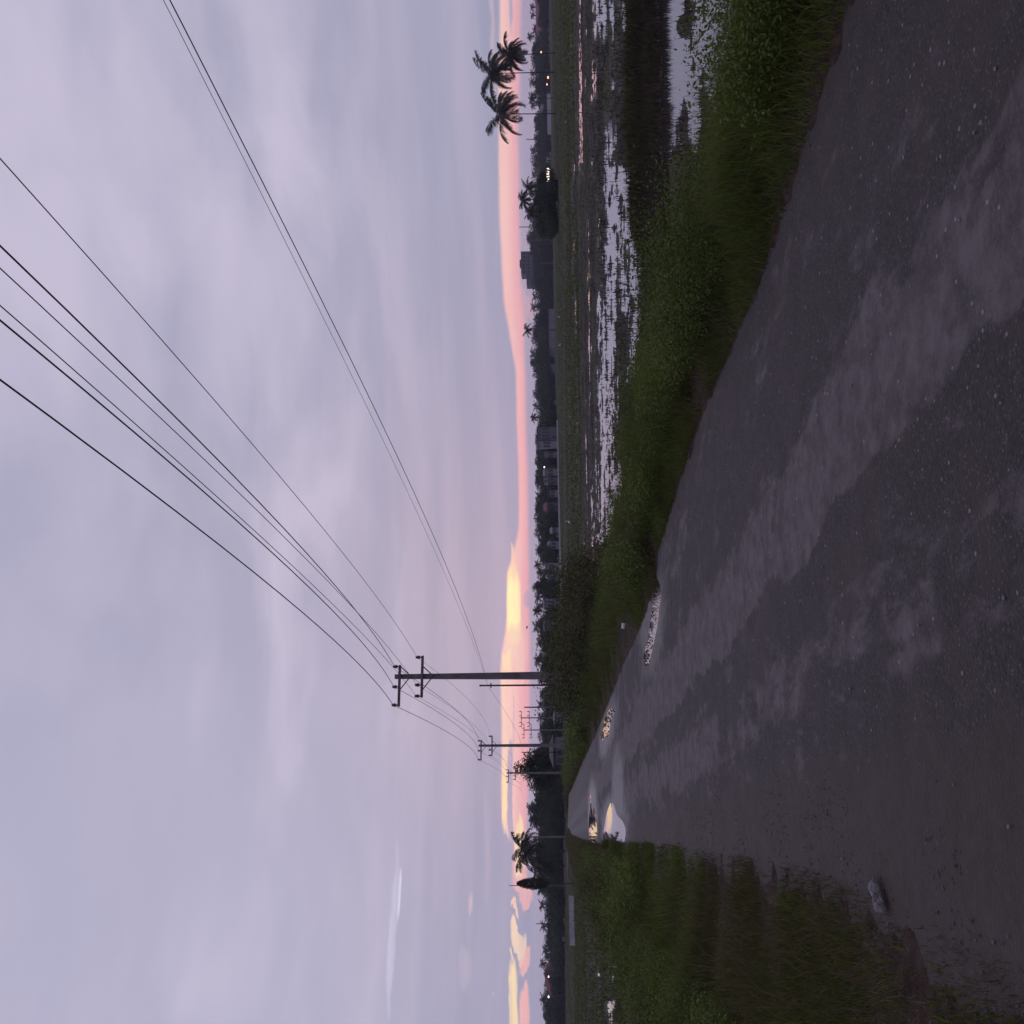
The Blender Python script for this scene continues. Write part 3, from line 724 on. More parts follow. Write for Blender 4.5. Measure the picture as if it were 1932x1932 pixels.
# ------------------------------------------------------------------ trees
def tree_proto(h, cw, m, leafn, lsize, seed, trunk_frac=.35, airy=0.0, trunk_r=None):
    """broadleaf tree: parts trunk (with limbs) and crown"""
    r = random.Random(seed); g = np.random.default_rng(seed)
    root = empty('broadleaf_tree', (0, 0, 0))
    tr = trunk_r or h * .022
    mb = MB(); top = Vector((r.uniform(-.05, .05) * h, r.uniform(-.05, .05) * h, h * .8))
    mb.tube([(0, 0, -.2), top * .3 + Vector((r.uniform(-.1, .1), 0, 0)), top * .65, top], [tr * 1.3, tr, tr * .65, tr * .2], 7)
    cl = []
    nl = 9
    for k_ in range(nl):
        t = trunk_frac + (1 - trunk_frac) * k_ / nl * .85
        a = k_ * 2.4 + r.uniform(-.4, .4); L = cw * .5 * (1.05 - .55 * t) * r.uniform(.7, 1.15)
        p0 = top * t; p1 = p0 + Vector((math.cos(a) * L * .55, math.sin(a) * L * .55, L * .45)); p2 = p0 + Vector((math.cos(a) * L, math.sin(a) * L, L * .75))
        mb.tube([p0, p1, p2], [tr * .45, tr * .28, tr * .1], 5)
        cl += [(p1, .7), (p2, 1.0)]
    cl.append((Vector((top.x, top.y, h * .93)), .9))
    for k_ in range(int(12 * (1 - airy)) + 3):
        a = r.uniform(0, 6.28); q = r.uniform(trunk_frac * .75, .95); rr = cw * .5 * math.sin(min(1, max(.12, (q - trunk_frac * .6) / (1 - trunk_frac * .6))) * math.pi * .85 + .3) * r.uniform(.4, 1.0)
        cl.append((Vector((math.cos(a) * rr, math.sin(a) * rr, h * q)), r.uniform(.6, 1.1)))
    mb.build('trunk', M_bark, root, smooth=True)
    V = []; nper = leafn // len(cl)
    P = []
    for c_, s_ in cl:
        rad_ = cw * (.17 - .05 * airy) * s_
        d = g.normal(size=(nper, 3)); d /= np.linalg.norm(d, axis=1)[:, None]
        rr = g.uniform(.25, 1.12, nper) ** .6
        P.append(np.maximum(np.array(c_) + d * (rr * rad_)[:, None] * np.array([1.1, 1.1, .95]), [-99, -99, .05]))
    P = np.vstack(P)
    Vv, Q = leaves(P[:, 0], P[:, 1], P[:, 2], lsize * g.uniform(.6, 1.5, len(P)))
    np_mesh('crown', Vv, Q, None, m, root)
    return root
def palm_proto(h, fr, seed, nf=20, nl=26, wind=(0, 0), lw=.05, lean=.06, ll=.26):
    """coconut palm: trunk and crown of feather fronds"""
    r = random.Random(seed); g = np.random.default_rng(seed)
    root = empty('coconut_palm', (0, 0, 0))
    mb = MB(); la = r.uniform(0, 6.28)
    pts = [(math.cos(la) * lean * h * (t ** 1.6), math.sin(la) * lean * h * (t ** 1.6), h * t) for t in (-.02, .1, .3, .5, .7, .85, 1)]
    pts = [(p[0] if isinstance(p[0], float) else 0.0, p[1] if isinstance(p[1], float) else 0.0, p[2]) for p in pts]
    mb.tube(pts, [.2, .15, .125, .115, .11, .105, .12], 8); mb.build('trunk', M_palmbark, root, smooth=True)
    top = Vector(pts[-1]); acc = Acc()
    for k_ in range(nf):
        a = k_ * 2.39996 + r.uniform(-.25, .25); e0 = 1.25 - 1.75 * (k_ / nf) + r.uniform(-.15, .15)   # rise angle, young fronds up
        L = fr * r.uniform(.8, 1.1) * (1.0 if k_ < nf * .8 else .85); droop = 1.1 + .9 * (k_ / nf) + r.uniform(-.2, .3)
        d = Vector((math.cos(a), math.sin(a), 0)) + Vector((wind[0], wind[1], 0)); 
        ns = 12; p = top.copy(); pp = [p.copy()]; ang_ = e0
        hd = d.normalized()
        for q in range(ns):
            ang_ -= droop / ns * (0.5 + q / ns)
            hd = (hd + Vector((wind[0], wind[1], 0)) * .10).normalized()
            p = p + (hd * math.cos(ang_) + Vector((0, 0, math.sin(ang_)))) * (L / ns); pp.append(p.copy())
        pp = np.array(pp); tt = np.linspace(0, ns, nl) ; 
        base = np.stack([np.interp(tt, np.arange(ns + 1), pp[:, c_]) for c_ in range(3)], -1)
        tg = np.gradient(base, axis=0); tg /= np.linalg.norm(tg, axis=1)[:, None]
        side = np.cross(tg, np.array([0, 0, 1.0])); side /= np.linalg.norm(side, axis=1)[:, None] + 1e-6
        # rachis
        w_ = .035
        RV = np.stack([base - side * w_, base + side * w_], 1).reshape(-1, 3); b0 = (np.arange(nl - 1) * 2)[:, None]
        acc.add(RV, b0 + np.array([[0, 1, 3, 2]]))
        f = np.linspace(0, 1, nl)
        lf = fr * ll * np.sin(np.clip(f * .9 + .12, 0, 1) * np.pi) ** .6
        for sg in (-1, 1):
            jit = g.uniform(.75, 1.2, nl)
            dr = side * sg * .75 + tg * .65 + np.array([wind[0] * .35, wind[1] * .35, 0]) + np.stack([np.zeros(nl), np.zeros(nl), g.uniform(-.75, -.1, nl)], -1)
            dr /= np.linalg.norm(dr, axis=1)[:, None]; ln_ = (lf * jit)[:, None]
            w3 = tg * lw
            p1 = base + dr * ln_ * .5; p2 = base + dr * ln_ + np.array([0, 0, -1.0]) * ln_ * .28
            V = np.stack([base - w3 * .6, base + w3 * .6, p1 + w3, p1 - w3, p2], 1).reshape(-1, 3)
            b1 = (np.arange(nl) * 5)[:, None]
            acc.add(V, b1 + np.array([[0, 1, 2, 3]]), b1 + np.array([[3, 2, 4]]))
    acc.build('crown', M_palm, root)
    return root
def shrub_proto(w, h, n, m, ls, seed):
    g = np.random.default_rng(seed); r = random.Random(seed)
    root = empty('shrub', (0, 0, 0)); mb = MB(); tips = []
    for k_ in range(26):
        a = r.uniform(0, 6.28); L = r.uniform(.5, 1.0); sp = r.uniform(.1, 1) * w * .5
        p2 = Vector((math.cos(a) * sp, math.sin(a) * sp, h * L)); p1 = Vector((p2.x * .35, p2.y * .35, h * L * .55))
        mb.tube([(p2.x * .08, p2.y * .08, -.1), p1, p2], [.018, .012, .004], 4); tips += [(p1, .5), (p2, 1), ((p1 + p2) / 2, .8)]
        # arching side twigs
        q = p2 + Vector((math.cos(a) * .3, math.sin(a) * .3, r.uniform(-.1, .25))); mb.tube([p2, q], [.004, .002], 3); tips.append((q, .5))
    mb.build('stems', M_bark, root)
    P = np.array([tuple(t[0]) for t in tips]); idx = g.integers(0, len(P), n)
    pos = P[idx] + g.normal(size=(n, 3)) * np.array([.16 * w * .5, .16 * w * .5, .13 * h]); pos[:, 2] = np.abs(pos[:, 2])
    V, Q = leaves(pos[:, 0], pos[:, 1], pos[:, 2], ls * g.uniform(.5, 1.5, n)); np_mesh('foliage', V, Q, None, m, root)
    return root
used = set()
def put(proto, loc, sc=1.0, rz=0, label=None, cat=None, group=None, szs=1.0, name=None):
    if proto.name in used: o = copy_tree(proto)
    else: o = proto; used.add(proto.name)
    if name: o.name = name
    o.location = loc; o.scale = (sc * szs, sc * szs, sc); o.rotation_euler = (0, 0, rz)
    tag(o, label, cat, group); return o
def base_at(py, Y):             # foot of something standing at depth Y seen in row py
    p = at(1050, py, Y)
    for _ in range(2):
        z = float(tz(p.x, p.y)[0]); q = ground(1050, py)  # only x matters
        d = None
        # keep the sight row: shift along the picture's rows for the small roll
        px = horizon(py) + (EYE - z) * F / Y; p = at(px, py, Y)
    return Vector((p.x, p.y, float(tz(p.x, p.y)[0])))
def height_for(px, py, Y, base): return at(px, py, Y).z - base.z

protoH = 8.0
far_tr = [tree_proto(8, 7.5, M_leafC, 5200, .42, 100, .06), tree_proto(8, 6.8, M_leafC, 5000, .40, 101, .08), tree_proto(8, 9.0, M_leafA, 6000, .42, 102, .05), tree_proto(8, 6.0, M_leafA, 4400, .38, 103, .08)]
far_pm = [palm_proto(8, 3.0, 200, 16, 12, lw=.10, ll=.30), palm_proto(8, 2.6, 201, 15, 12, lw=.10, ll=.32)]
D_tab = [(-250, 560), (0, 560), (300, 520), (480, 500), (600, 480), (700, 450), (800, 370), (1000, 330), (1150, 300), (1300, 270), (1400, 265), (1480, 270), (1660, 270), (1700, 290), (1800, 330), (2200, 360)]
T_tab = [(-250, 1002), (0, 1006), (60, 1001), (100, 999), (190, 1007), (260, 1006), (330, 1004), (430, 996), (470, 1001), (540, 1008), (575, 1008), (600, 1003), (640, 1007), (680, 1002), (720, 1008), (800, 1008), (900, 1008), (1000, 1012), (1060, 1013), (1120, 1015), (1150, 1018), (1200, 1014), (1340, 1018), (1400, 1015), (1480, 1008), (1520, 1004), (1600, 1012), (1660, 1014), (1700, 1025), (1750, 1026), (1800, 1022), (1860, 1024), (1932, 1025), (2200, 1025)]
def itp(tab, v): return float(np.interp(v, [a for a, b in tab], [b for a, b in tab]))
def sector(py):
    if py < 300: return ('dark tree in the far wood behind the long low sheds at the palms', 'far trees behind the low sheds')
    if py < 465: return ('dark tree in the far wood beside the palm thicket', 'far trees by the palm thicket')
    if py < 560: return ('dark tree at the foot of the grey apartment block', 'trees below the grey apartment block')
    if py < 830: return ('blue green tree of the far wood behind the grey compound wall', 'far trees behind the compound wall')
    if py < 1080: return ('dark tree of the far wood among the pale village houses', 'far trees among the village houses')
    if py < 1300: return ('tree of the far wood behind the low canal wall', 'far trees beyond the canal wall')
    if py < 1420: return ('tree in the wood behind the main utility pole', 'trees behind the main pole')
    if py < 1680: return ('dark tree in the grove at the far end of the road', 'grove at the end of the road')
    return ('dark tree in the low far wood on the left across the field', 'far trees on the left')
def plant_line():
    k_ = 0; py = -230.0
    while py < 2160:
        Y = itp(D_tab, py); tp = itp(T_tab, py)
        for row in (0, 1, 2):
            yy = py + random.uniform(-5, 5) + row * 5; YY_ = Y * (1 + .05 * row + random.uniform(-.01, .01))
            b = base_at(yy, YY_); jit = (random.uniform(6, 18), random.uniform(1, 9), random.uniform(-4, 5))[row] * (1 if Y > 200 else 1.3)
            hh = max(2.5, height_for(tp + jit, yy, YY_, b))
            lb, gp = sector(yy)
            if random.random() < (.05, .16, .42)[row]:
                pr_ = random.choice(far_pm); put(pr_, b, hh * 1.0 / 8.6, random.uniform(0, 6.28), 'small palm rising among the ' + gp, 'palm', 'palms among the ' + gp)
            else:
                put(random.choice(far_tr), b, hh / 8.3, random.uniform(0, 6.28), lb, 'tree', gp, szs=random.uniform(1.15, 1.7) * (1.25 if row == 0 else 1))
        step = max(21.0, 6.0 * F / Y * .6)
        py += step
plant_line()

# near coconut palms on the right
palms = [(214, 948, 'leftmost of the three tall coconut palms over the flooded field', 7.2, 31, (.22, -.1)), (136, 932, 'tallest coconut palm, in the middle of the three on the right', 6.8, 32, (.12, 0)), (100, 964, 'smallest and rightmost of the three tall coconut palms', 5.4, 33, (-.05, 0))]
for py, px, lb, fr, sd_, wd in palms:
    Y = 225; b = base_at(py, Y); hh = height_for(px, py, Y, b)
    p = palm_proto(hh, fr, sd_, 24, 48, wind=wd, lw=.085, lean=.02, ll=.26); put(p, b, 1, 0, lb, 'palm', 'tall coconut palms on the right')
b = base_at(185, 330); put(far_pm[0], b, height_for(1000, 185, 330, b) / 8.8, 1, 'small far palm poking up between the tall coconut palms', 'palm')
# thicket of palms and bushes right of the apartment block
for k_, (py, px, Y) in enumerate([(372, 984, 205), (350, 993, 215), (398, 997, 210)]):
    b = base_at(py, Y); hh = height_for(px + 4, py, Y, b)
    p = palm_proto(hh, 2.6, 40 + k_, 18, 18, lw=.07, ll=.32)
    put(p, b, 1, 0, ['tall dark palm in the middle of the thicket near the lit shed', 'dark palm on the right side of the thicket near the lit shed', 'dark palm on the left side of the thicket near the lit shed'][k_], 'palm', 'palms in the dark thicket')
for k_, (py, px, Y, w_) in enumerate([(352, 1008, 208, 1.3), (376, 1006, 204, 1.4), (404, 1008, 203, 1.4), (425, 1012, 206, 1.3), (365, 1024, 200, 1.4), (395, 1024, 199, 1.4), (420, 1028, 199, 1.3)]):
    b = base_at(py, Y); hh = height_for(px, py, Y, b)
    put(far_tr[(k_ * 3) % 4], b, hh / 8.3, k_, 'bushy dark tree in the palm thicket between the lit shed and the apartment block', 'tree', 'bushes of the palm thicket', szs=w_ * 1.15)
b = base_at(622, 400); put(far_pm[1], b, height_for(990, 622, 400, b) / 8.8, 1, 'palm tip standing over the wood above the grey compound wall', 'palm')
b = base_at(1107, 280); put(far_tr[3], b, height_for(1004, 1107, 280, b) / 8.3, 1, 'taller pointed tree rising above the far wood behind the canal wall', 'tree', szs=.8)
for py, px, Y in ((1155, 1008, 290), (1182, 1008, 285), (1250, 1011, 270)):
    b = base_at(py, Y); put(far_pm[py % 2], b, height_for(px, py, Y, b) / 8.8, py, 'feathery palm rising above the wood left of the canal wall', 'palm', 'palms over the canal wall wood')
# end of the road: big airy tree, palms, columnar tree
b = base_at(1450, 140); hh = height_for(973, 1450, 140, b)
put(tree_proto(hh, 6.2, M_leafA, 9000, .24, 120, .25, airy=.35), b, 1, .5, 'tall airy tree with gaps in its crown behind the third pole', 'tree')
for k_, (py, px, fr, Y) in enumerate([(1606, 970, 5.2, 200), (1536, 990, 4.6, 262), (1510, 1000, 4.0, 268), (1634, 998, 3.6, 205)]):
    b = base_at(py, Y); hh = height_for(px + 24, py, Y, b)
    put(palm_proto(hh, fr, 60 + k_, 28, 30, lw=.09, lean=.02, ll=.3), b, 1, 0, ['large bushy coconut palm left of the road end', 'palm behind the far end of the road', 'short palm right of the road end beside the airy tree', 'lower palm close to the left of the large bushy palm'][k_], 'palm')
for k_, (py, px, Y, w_) in enumerate([(1478, 1006, 138, 1.2), (1500, 1008, 136, 1.3), (1525, 1006, 137, 1.3), (1548, 1007, 134, 1.2), (1575, 1022, 130, 1.2), (1600, 1014, 130, 1.3), (1632, 1016, 132, 1.3), (1655, 1012, 140, 1.0), (1430, 1012, 150, 1.3), (1408, 1014, 160, 1.3), (1465, 1015, 139, 1.2), (1380, 1018, 170, 1.3), (1645, 1030, 128, 1.3), (1515, 1030, 133, 1.5), (1560, 1032, 130, 1.5), (1590, 1036, 126, 1.3)]):
    Y = Y * 1.9; b = base_at(py, Y); put(far_tr[(k_ * 3 + 1) % 4], b, height_for(px + random.uniform(-6, 9), py, Y, b) / 8.3, k_, 'dense dark tree in the grove behind the far end of the road', 'tree', 'dense trees at the road end', szs=w_ * .85)
# columnar tree
b = base_at(1667, 128); hh = height_for(976, 1667, 128, b)
root = empty('columnar_tree', b, 0, 'narrow columnar tree standing alone at the left end of the grove', 'tree')
MB().tube([(0, 0, -.2), (0, 0, hh * .5), (0, 0, hh)], [.09, .06, .02], 6).build('trunk', M_bark, root)
g_ = np.random.default_rng(5); n_ = 5200; t_ = g_.uniform(0, 1, n_); rr_ = .72 * np.sin(np.clip(t_ * .9 + .08, 0, 1) * np.pi) ** .75 * g_.uniform(.3, 1, n_) ** .5; a_ = g_.uniform(0, 6.28, n_)
V, Q = leaves(rr_ * np.cos(a_), rr_ * np.sin(a_), hh * (.45 + .55 * t_), .18 * g_.uniform(.6, 1.4, n_)); np_mesh('crown', V, Q, None, M_leafB, root)
b = base_at(1671, 150); hm = height_for(961, 1668, 150, b)
root = empty('radio_mast', b, 0, 'thin mast whose tip shows above the columnar tree', 'mast'); MB().tube([(0, 0, -.3), (0, 0, hm)], [.09, .05], 6).build('shaft', M_steel, root)

# shrubs round the main pole and along the bank
shr = [shrub_proto(2.2, 1.6, 2600, M_shrub, .085, 300), shrub_proto(1.8, 1.4, 2200, M_shrub, .08, 301), shrub_proto(2.4, 1.3, 2600, M_weed, .09, 302)]
lbs = 'brown green shrub in the thicket around the foot of the main utility pole'
for k_, (s_, o_, sc_) in enumerate([(27, 2.6, .75), (29, 3.4, .95), (31, 2.2, .9), (32.5, 3.6, 1.15), (34.5, 2.4, 1.1), (36, 3.8, 1.3), (37.5, 2.6, 1.25), (39.5, 3.4, 1.3), (41, 2.2, 1.1), (43, 3.2, 1.2), (46, 2.4, 1.05), (49, 3.0, 1.05), (25, 3.6, .6), (53, 2.6, .9), (35.5, 5.0, 1.15), (40, 5.0, 1.2), (31.5, 4.6, 1.0)]):
    n_ = float(nR(s_)) + o_; x_, y_ = xy(s_, n_); put(shr[k_ % 2], (x_, y_, float(tz(x_, y_)[0])), sc_, k_ * 1.7, lbs, 'shrub', 'shrubs round the main pole')
for k_, (s_, o_, sc_, sd2) in enumerate([(9.5, 2.6, .42, 1), (12.2, 3.1, .48, 1), (16.5, 2.8, .5, 1), (20.5, 3.0, .55, 1), (7.0, 2.2, .36, 1), (14.2, 1.9, .38, 1), (5.4, 2.8, .4, 1), (18.3, 2.1, .42, 1)]):
    n_ = float(nR(s_)) + o_; x_, y_ = xy(s_, n_); put(shr[2], (x_, y_, float(tz(x_, y_)[0]) - .05), sc_, k_ * 1.3, 'low leafy green bush on the right verge above the flooded field', 'bush', 'leafy bushes on the right verge')
for k_, (s_, o_, sc_) in enumerate([(26, 1.0, .42), (29, 1.8, .45), (20, 1.5, .42), (36, 1.4, .45), (23.5, 1.9, .45), (17, 2.2, .40), (14, 2.1, .34), (11.5, 2.0, .30)]):
    n_ = float(nL(s_)) - min(o_, 2.4); x_, y_ = xy(s_, n_); put(shr[k_ % 3], (x_, y_, float(tz(x_, y_)[0])), sc_, k_ * 1.1, 'low dark bush on the left verge', 'bush', 'bushes on the left verge')

# ------------------------------------------------------------------ utility poles and wires
pole1 = at(1048, 1275, 39.5)
def pole_xy(py, Y): p = base_at(py, Y); return p
P1 = pole_xy(1274, 39.5); P2 = pole_xy(1406, 82); P3 = pole_xy(1458, 126)
sp = P1 - P2; P0 = P1 + sp * 1.0; P0.z = 0
P4 = P3 + (P3 - P2); P4.z = float(tz(P4.x, P4.y)[0])
ARM_T = [(.38, .0), (-.43, .0), (-1.15, .0)]; ARM_B = [(.75, 0), (-.36, 0), (-.80, 0)]
NEAR = [[(6.689, 7.861, .883, .011), (5.721, 7.762, 1.023, .011), (5.55, 8.25, 1.03, .012)], [(7.258, 7.439, .618, .0065), (5.882, 7.128, .657, .0065), (5.559, 7.077, .631, .0065)]]
lx = Vector((1, .0, 0)); 
line = (P1 - P2).normalized(); line.z = 0; line.normalize(); across = Vector((-line.y, line.x, 0))
if across.x < 0: across = -across
def ins(parent, p, m=M_porc, sc=1.0):
    b = MB(); zs = [0, .05, .06, .10, .11, .16, .17, .22, .24]; rr = [.03, .03, .07, .065, .085, .05, .07, .04, .02]
    b.tube([(p[0], p[1], p[2] + z * sc) for z in zs], [x * sc for x in rr], 10); return b.build('insulator', m, parent, smooth=False)
def make_pole(P, topz, lab, near=True):
    rz = math.atan2(across.y, across.x)
    root = empty('utility_pole', P, rz, lab, 'utility pole', 'concrete utility poles along the road')
    H_ = topz - P.z
    mb = MB(); mb.tube([(0, 0, -.4), (0, 0, H_)], [.235, .125], 4, square=True); mb.build('shaft', M_conc, root, bevel=.012)
    for zt, offs in ((H_ - .22, ARM_T), (H_ - 1.13, ARM_B)):
        x0 = min(o_[0] for o_ in offs) - .06; x1 = max(o_[0] for o_ in offs) + .06
        arm = MB().box(x0, x1, -.215, -.135, zt - .05, zt + .05).build('crossarm', M_steel, root)
        for sx in (-.52, .36): MB().tube([(sx, -.175, zt - .05), (0.0, -.175, zt - .45)], .022, 4).build('brace', M_steel, arm)
        for ox, _ in offs: ins(root, (ox, -.175, zt + .05))
    return root
Z1 = height_for(745, 1278, 39.5, P1) + P1.z; Z2 = height_for(903, 1405, 82, P2) + P2.z; Z3_ = height_for(956, 1457, 126, P3) + P3.z
Z0 = Z1 + .1; Z4 = Z3_ - .2
make_pole(P1, Z1, 'tall concrete utility pole with two crossarms standing in the roadside thicket')
make_pole(P2, Z2, 'second concrete utility pole along the road, beyond the thicket')
make_pole(P3, Z3_, 'third and smallest concrete utility pole, before the airy tree')
def wire(pts, sags, r_, lab, name='overhead_wire', grp='overhead power wires'):
    q = []
    for (a, b), sg in zip(zip(pts, pts[1:]), sags):
        for k_ in range(24):
            t = k_ / 24; p = a.lerp(b, t); p = p - Vector((0, 0, sg * 4 * t * (1 - t))); q.append(p)
    q.append(pts[-1]); o = MB().tube(q, r_, 6).build(name, M_wire, smooth=True)
    return tag(o, lab, 'wire', grp)
names = [['upper wire on the right end of the top crossarms', 'upper wire just left of the pole tops', 'outermost upper wire on the left end of the top crossarms'], ['thin wire on the right end of the lower crossarms', 'thin wire just left of the poles on the lower crossarms', 'thin wire on the left end of the lower crossarms']]
for r_i, (dz_, offs) in enumerate(((.22, ARM_T), (1.13, ARM_B))):
    for c_i, (ox, _) in enumerate(offs):
        ax_, az_, sg_, wr_ = NEAR[r_i][c_i]
        pts = [Vector((ax_, -3.0, az_))] + [P_ + across * ox - line * (-.175) + Vector((0, 0, Zt - P_.z - dz_ + .22)) for P_, Zt in ((P1, Z1), (P2, Z2), (P3, Z3_), (P4, Z4))]
        wire(pts, [sg_, .75, .75, .75], wr_, names[r_i][c_i])
# telecom line on thin black poles
def thin_pole(py, Y, toppx, lab, r_=.05):
    b = base_at(py, Y); h = height_for(toppx, py, Y, b)
    root = empty('telephone_pole', b, 0, lab, 'telephone pole', 'thin black telephone poles')
    MB().tube([(0, 0, -.3), (0, 0, h)], [r_, r_ * .8], 8).build('shaft', M_black, root, smooth=True)
    MB().tube([(0, 0, h), (0, 0, h + .06), (0, 0, h + .1)], [.05, .05, .02], 8).build('cap', M_steel, root)
    MB().box(-.12, .12, -.02, .02, h - .5, h - .44).build('bracket', M_steel, root)
    return b + Vector((0, 0, h))
ta = thin_pole(1292, 48, 908, 'thin black telephone pole just left of the main utility pole')
tb = thin_pole(1419, 92, 986, 'thin black telephone pole with a pale base beside the second utility pole')
bb = base_at(1419, 92); MB().tube([(bb.x, bb.y, bb.z), (bb.x, bb.y, bb.z + .9)], .062, 8).build('painted_base', M_whitepl, [o for o in bpy.data.objects if o.name == 'telephone_pole.001'][0]).matrix_parent_inverse = Matrix.Translation(-bb)
wire([Vector((9.305, -3, 5.967)), ta + Vector((.06, 0, -.3))], [.698], .0065, 'thicker telephone wire of the pair sweeping to the upper right', grp='telephone wires')
wire([Vector((9.521, -3, 5.979)), ta + Vector((-.06, 0, -.34))], [.521], .0035, 'thinner telephone wire of the pair sweeping to the upper right', grp='telephone wires')
wire([ta + Vector((-.1, 0, -.35)), tb], [.35], .006, 'telephone wire between the two thin black poles', grp='telephone wires')
# far poles with double crossarms
for py, Y, tp_, arms, lab in ((1334, 150, 989, 0, 'bare thin far pole left of the telephone pole'), (1354, 190, 982, 1, 'far utility pole with two crossarms over the wood'), (1377, 205, 987, 1, 'farther utility pole with two crossarms near the second pole'), (1579, 140, 994, 0, 'thin pole beside the large bushy palm'), (452, 330, 979 + 20, 0, 'pale street pole beside the grey apartment block'), (496, 330, 1020, 0, 'dark street pole in front of the grey apartment block')):
    b = base_at(py, Y); h = height_for(tp_, py, Y, b); root = empty('distant_pole', b, 0, lab, 'pole'); MB().tube([(0, 0, -.3), (0, 0, h)], [.15, .10], 6).build('shaft', M_conc, root)
    if arms:
        for zt in (h - .2, h - 1.7):
            MB().box(-1.7, 1.3, -.05, .05, zt - .05, zt + .05).build('crossarm', M_steel, root)
            for ox in (-1.65, -.9, .4, 1.25): MB().tube([(ox, 0, zt + .05), (ox, 0, zt + .45)], [.09, .05], 6).build('insulator', M_porc, root)
for py, Y, tp_, lab in ((262, 700, 961 + 32, 'faint lattice mast behind the wood left of the coconut palms'), (427, 700, 979, 'tall thin mast over the wood between thicket and apartment block'), (1743, 700, 1011, 'short twin mast rising over the far wood on the left')):
    b = base_at(py, Y); h = height_for(tp_, py, Y, b); root = empty('radio_mast', b, 0, lab, 'mast')
    for a in range(3): MB().tube([(.5 * math.cos(a * 2.1), .5 * math.sin(a * 2.1), -1), (.25 * math.cos(a * 2.1), .25 * math.sin(a * 2.1), h)], .10, 4).build('leg', M_steel, root)
    b2 = MB()
    for k_ in range(int(h / 1.5)):
        z_ = k_ * 1.5; f = .5 - .25 * z_ / h
        for a in range(3): b2.tube([(f * math.cos(a * 2.1), f * math.sin(a * 2.1), z_), (f * math.cos(a * 2.1 + 2.1), f * math.sin(a * 2.1 + 2.1), z_ + 1.5)], .04, 3)
    b2.build('bracing', M_steel, root)

# ------------------------------------------------------------------ buildings
def house(y0, y1, Y, wallpx, roofpx, mw, mr, lab, cat='house', depth=6, lit_=0, nwin=3, base=None, flat=False, name='house', hip=True, door=True, z0=None):
    """spans rows y0..y1 at depth Y, eaves at column wallpx, ridge at roofpx"""
    yc = (y0 + y1) / 2; b = base_at(yc, Y)
    if z0 is not None: b.z = z0
    w = abs(y1 - y0) / F * Y; hw = max(1.2, height_for(wallpx, yc, Y, b)); hr = max(hw + .3, height_for(roofpx, yc, Y, b))
    root = empty(name, b, 0, lab, cat)
    MB().box(-w / 2, w / 2, 0, depth, -.5, hw).build('wall', mw, root)
    r_ = MB(); ov = .35
    if flat: r_.box(-w / 2 - .15, w / 2 + .15, -.15, depth + .15, hw + .003, hr)
    else:
        e = [(-w / 2 - ov, -ov, hw + .003), (w / 2 + ov, -ov, hw + .003), (w / 2 + ov, depth + ov, hw + .003), (-w / 2 - ov, depth + ov, hw + .003)]
        k_ = min(w * .28, depth / 2) if hip else 0
        rd = [(-w / 2 - ov + k_, depth / 2, hr), (w / 2 + ov - k_, depth / 2, hr)]
        r_.face([e[0], e[1], rd[1], rd[0]]); r_.face([e[2], e[3], rd[0], rd[1]]); r_.face([e[1], e[2], rd[1]]); r_.face([e[3], e[0], rd[0]]); r_.face(e[::-1])
    r_.build('roof', mr, root)
    n_ = max(1, nwin)
    for k_ in range(n_):
        cx = -w / 2 + w * (k_ + .5) / n_
        ww = min(.55, w / n_ * .32); z0_ = hw * .40; z1_ = hw * .78
        fr = MB().box(cx - ww - .06, cx + ww + .06, -.04, -.002, z0_ - .06, z1_ + .06).build('window', M_walld if mw is not M_walld else M_wallw, root)
        MB().box(cx - ww, cx + ww, -.055, -.043, z0_, z1_).build('pane', M_litw if k_ < lit_ else M_glass, fr)
    if door and not lit_ and w > 3:
        cx = -w / 2 + w * .5 / n_ + w / n_ * .5 if n_ > 1 else w * .3
        MB().box(cx - .42, cx + .42, -.05, -.002, 0, min(2.0, hw * .8)).build('door', M_roofd, root)
    return root
house(-60, 66, 560, 1026, 1010, M_wallw, M_roofp, 'large white house with a pink roof at the far right edge', nwin=8, depth=12)
house(62, 118, 556, 1028, 1025, M_wallw, M_roofg, 'white flat building left of the pink roofed house', nwin=7, depth=8, flat=True)
house(110, 176, 548, 1029, 1023, M_wallb, M_roofg, 'long shed with pale blue roof behind the coconut palms', 'shed', nwin=6, depth=8)
house(181, 262, 552, 1027, 1021, M_wallb, M_roofg, 'longest blue roofed shed left of the coconut palms', 'shed', nwin=8, depth=8)
M_palec = simple('pale_concrete', (.40, .39, .42), (.52, .50, .54), 1.5, .8)
def wall(y0, y1, Ya, Yb, h, m, lab, th=.25, posts=0, name='boundary_wall', cat='wall', grp=None):
    a = base_at(y0, Ya); b = base_at(y1, Yb); d = b - a; L = math.hypot(d.x, d.y); rz = math.atan2(d.y, d.x)
    root = empty(name, a, rz, lab, cat, grp)
    MB().box(0, L, -th / 2, th / 2, -.6, h).build('panel', m, root)
    MB().box(-.03, L + .03, -th / 2 - .04, th / 2 + .04, h + .003, h + .08).build('coping', m, root)
    for k_ in range(posts + 1 if posts else 0):
        xx = L * k_ / posts; MB().box(xx - .12, xx + .12, -th / 2 - .08, -th / 2 - .003, -.6, h - .02).build('pier', m, root)
    return root
wall(177, 207, 515, 515, 1.9, M_palec, 'right half of the white roadside wall before the blue roofed sheds', posts=3)
wall(209, 253, 515, 515, 1.9, M_palec, 'left half of the white roadside wall before the blue roofed sheds', posts=4)
house(316, 351, 470, 1029, 1027, M_walld, M_roofd, 'low shed with a brightly lit row of windows right of the thicket', 'shed', depth=5, lit_=7, nwin=7, flat=True)
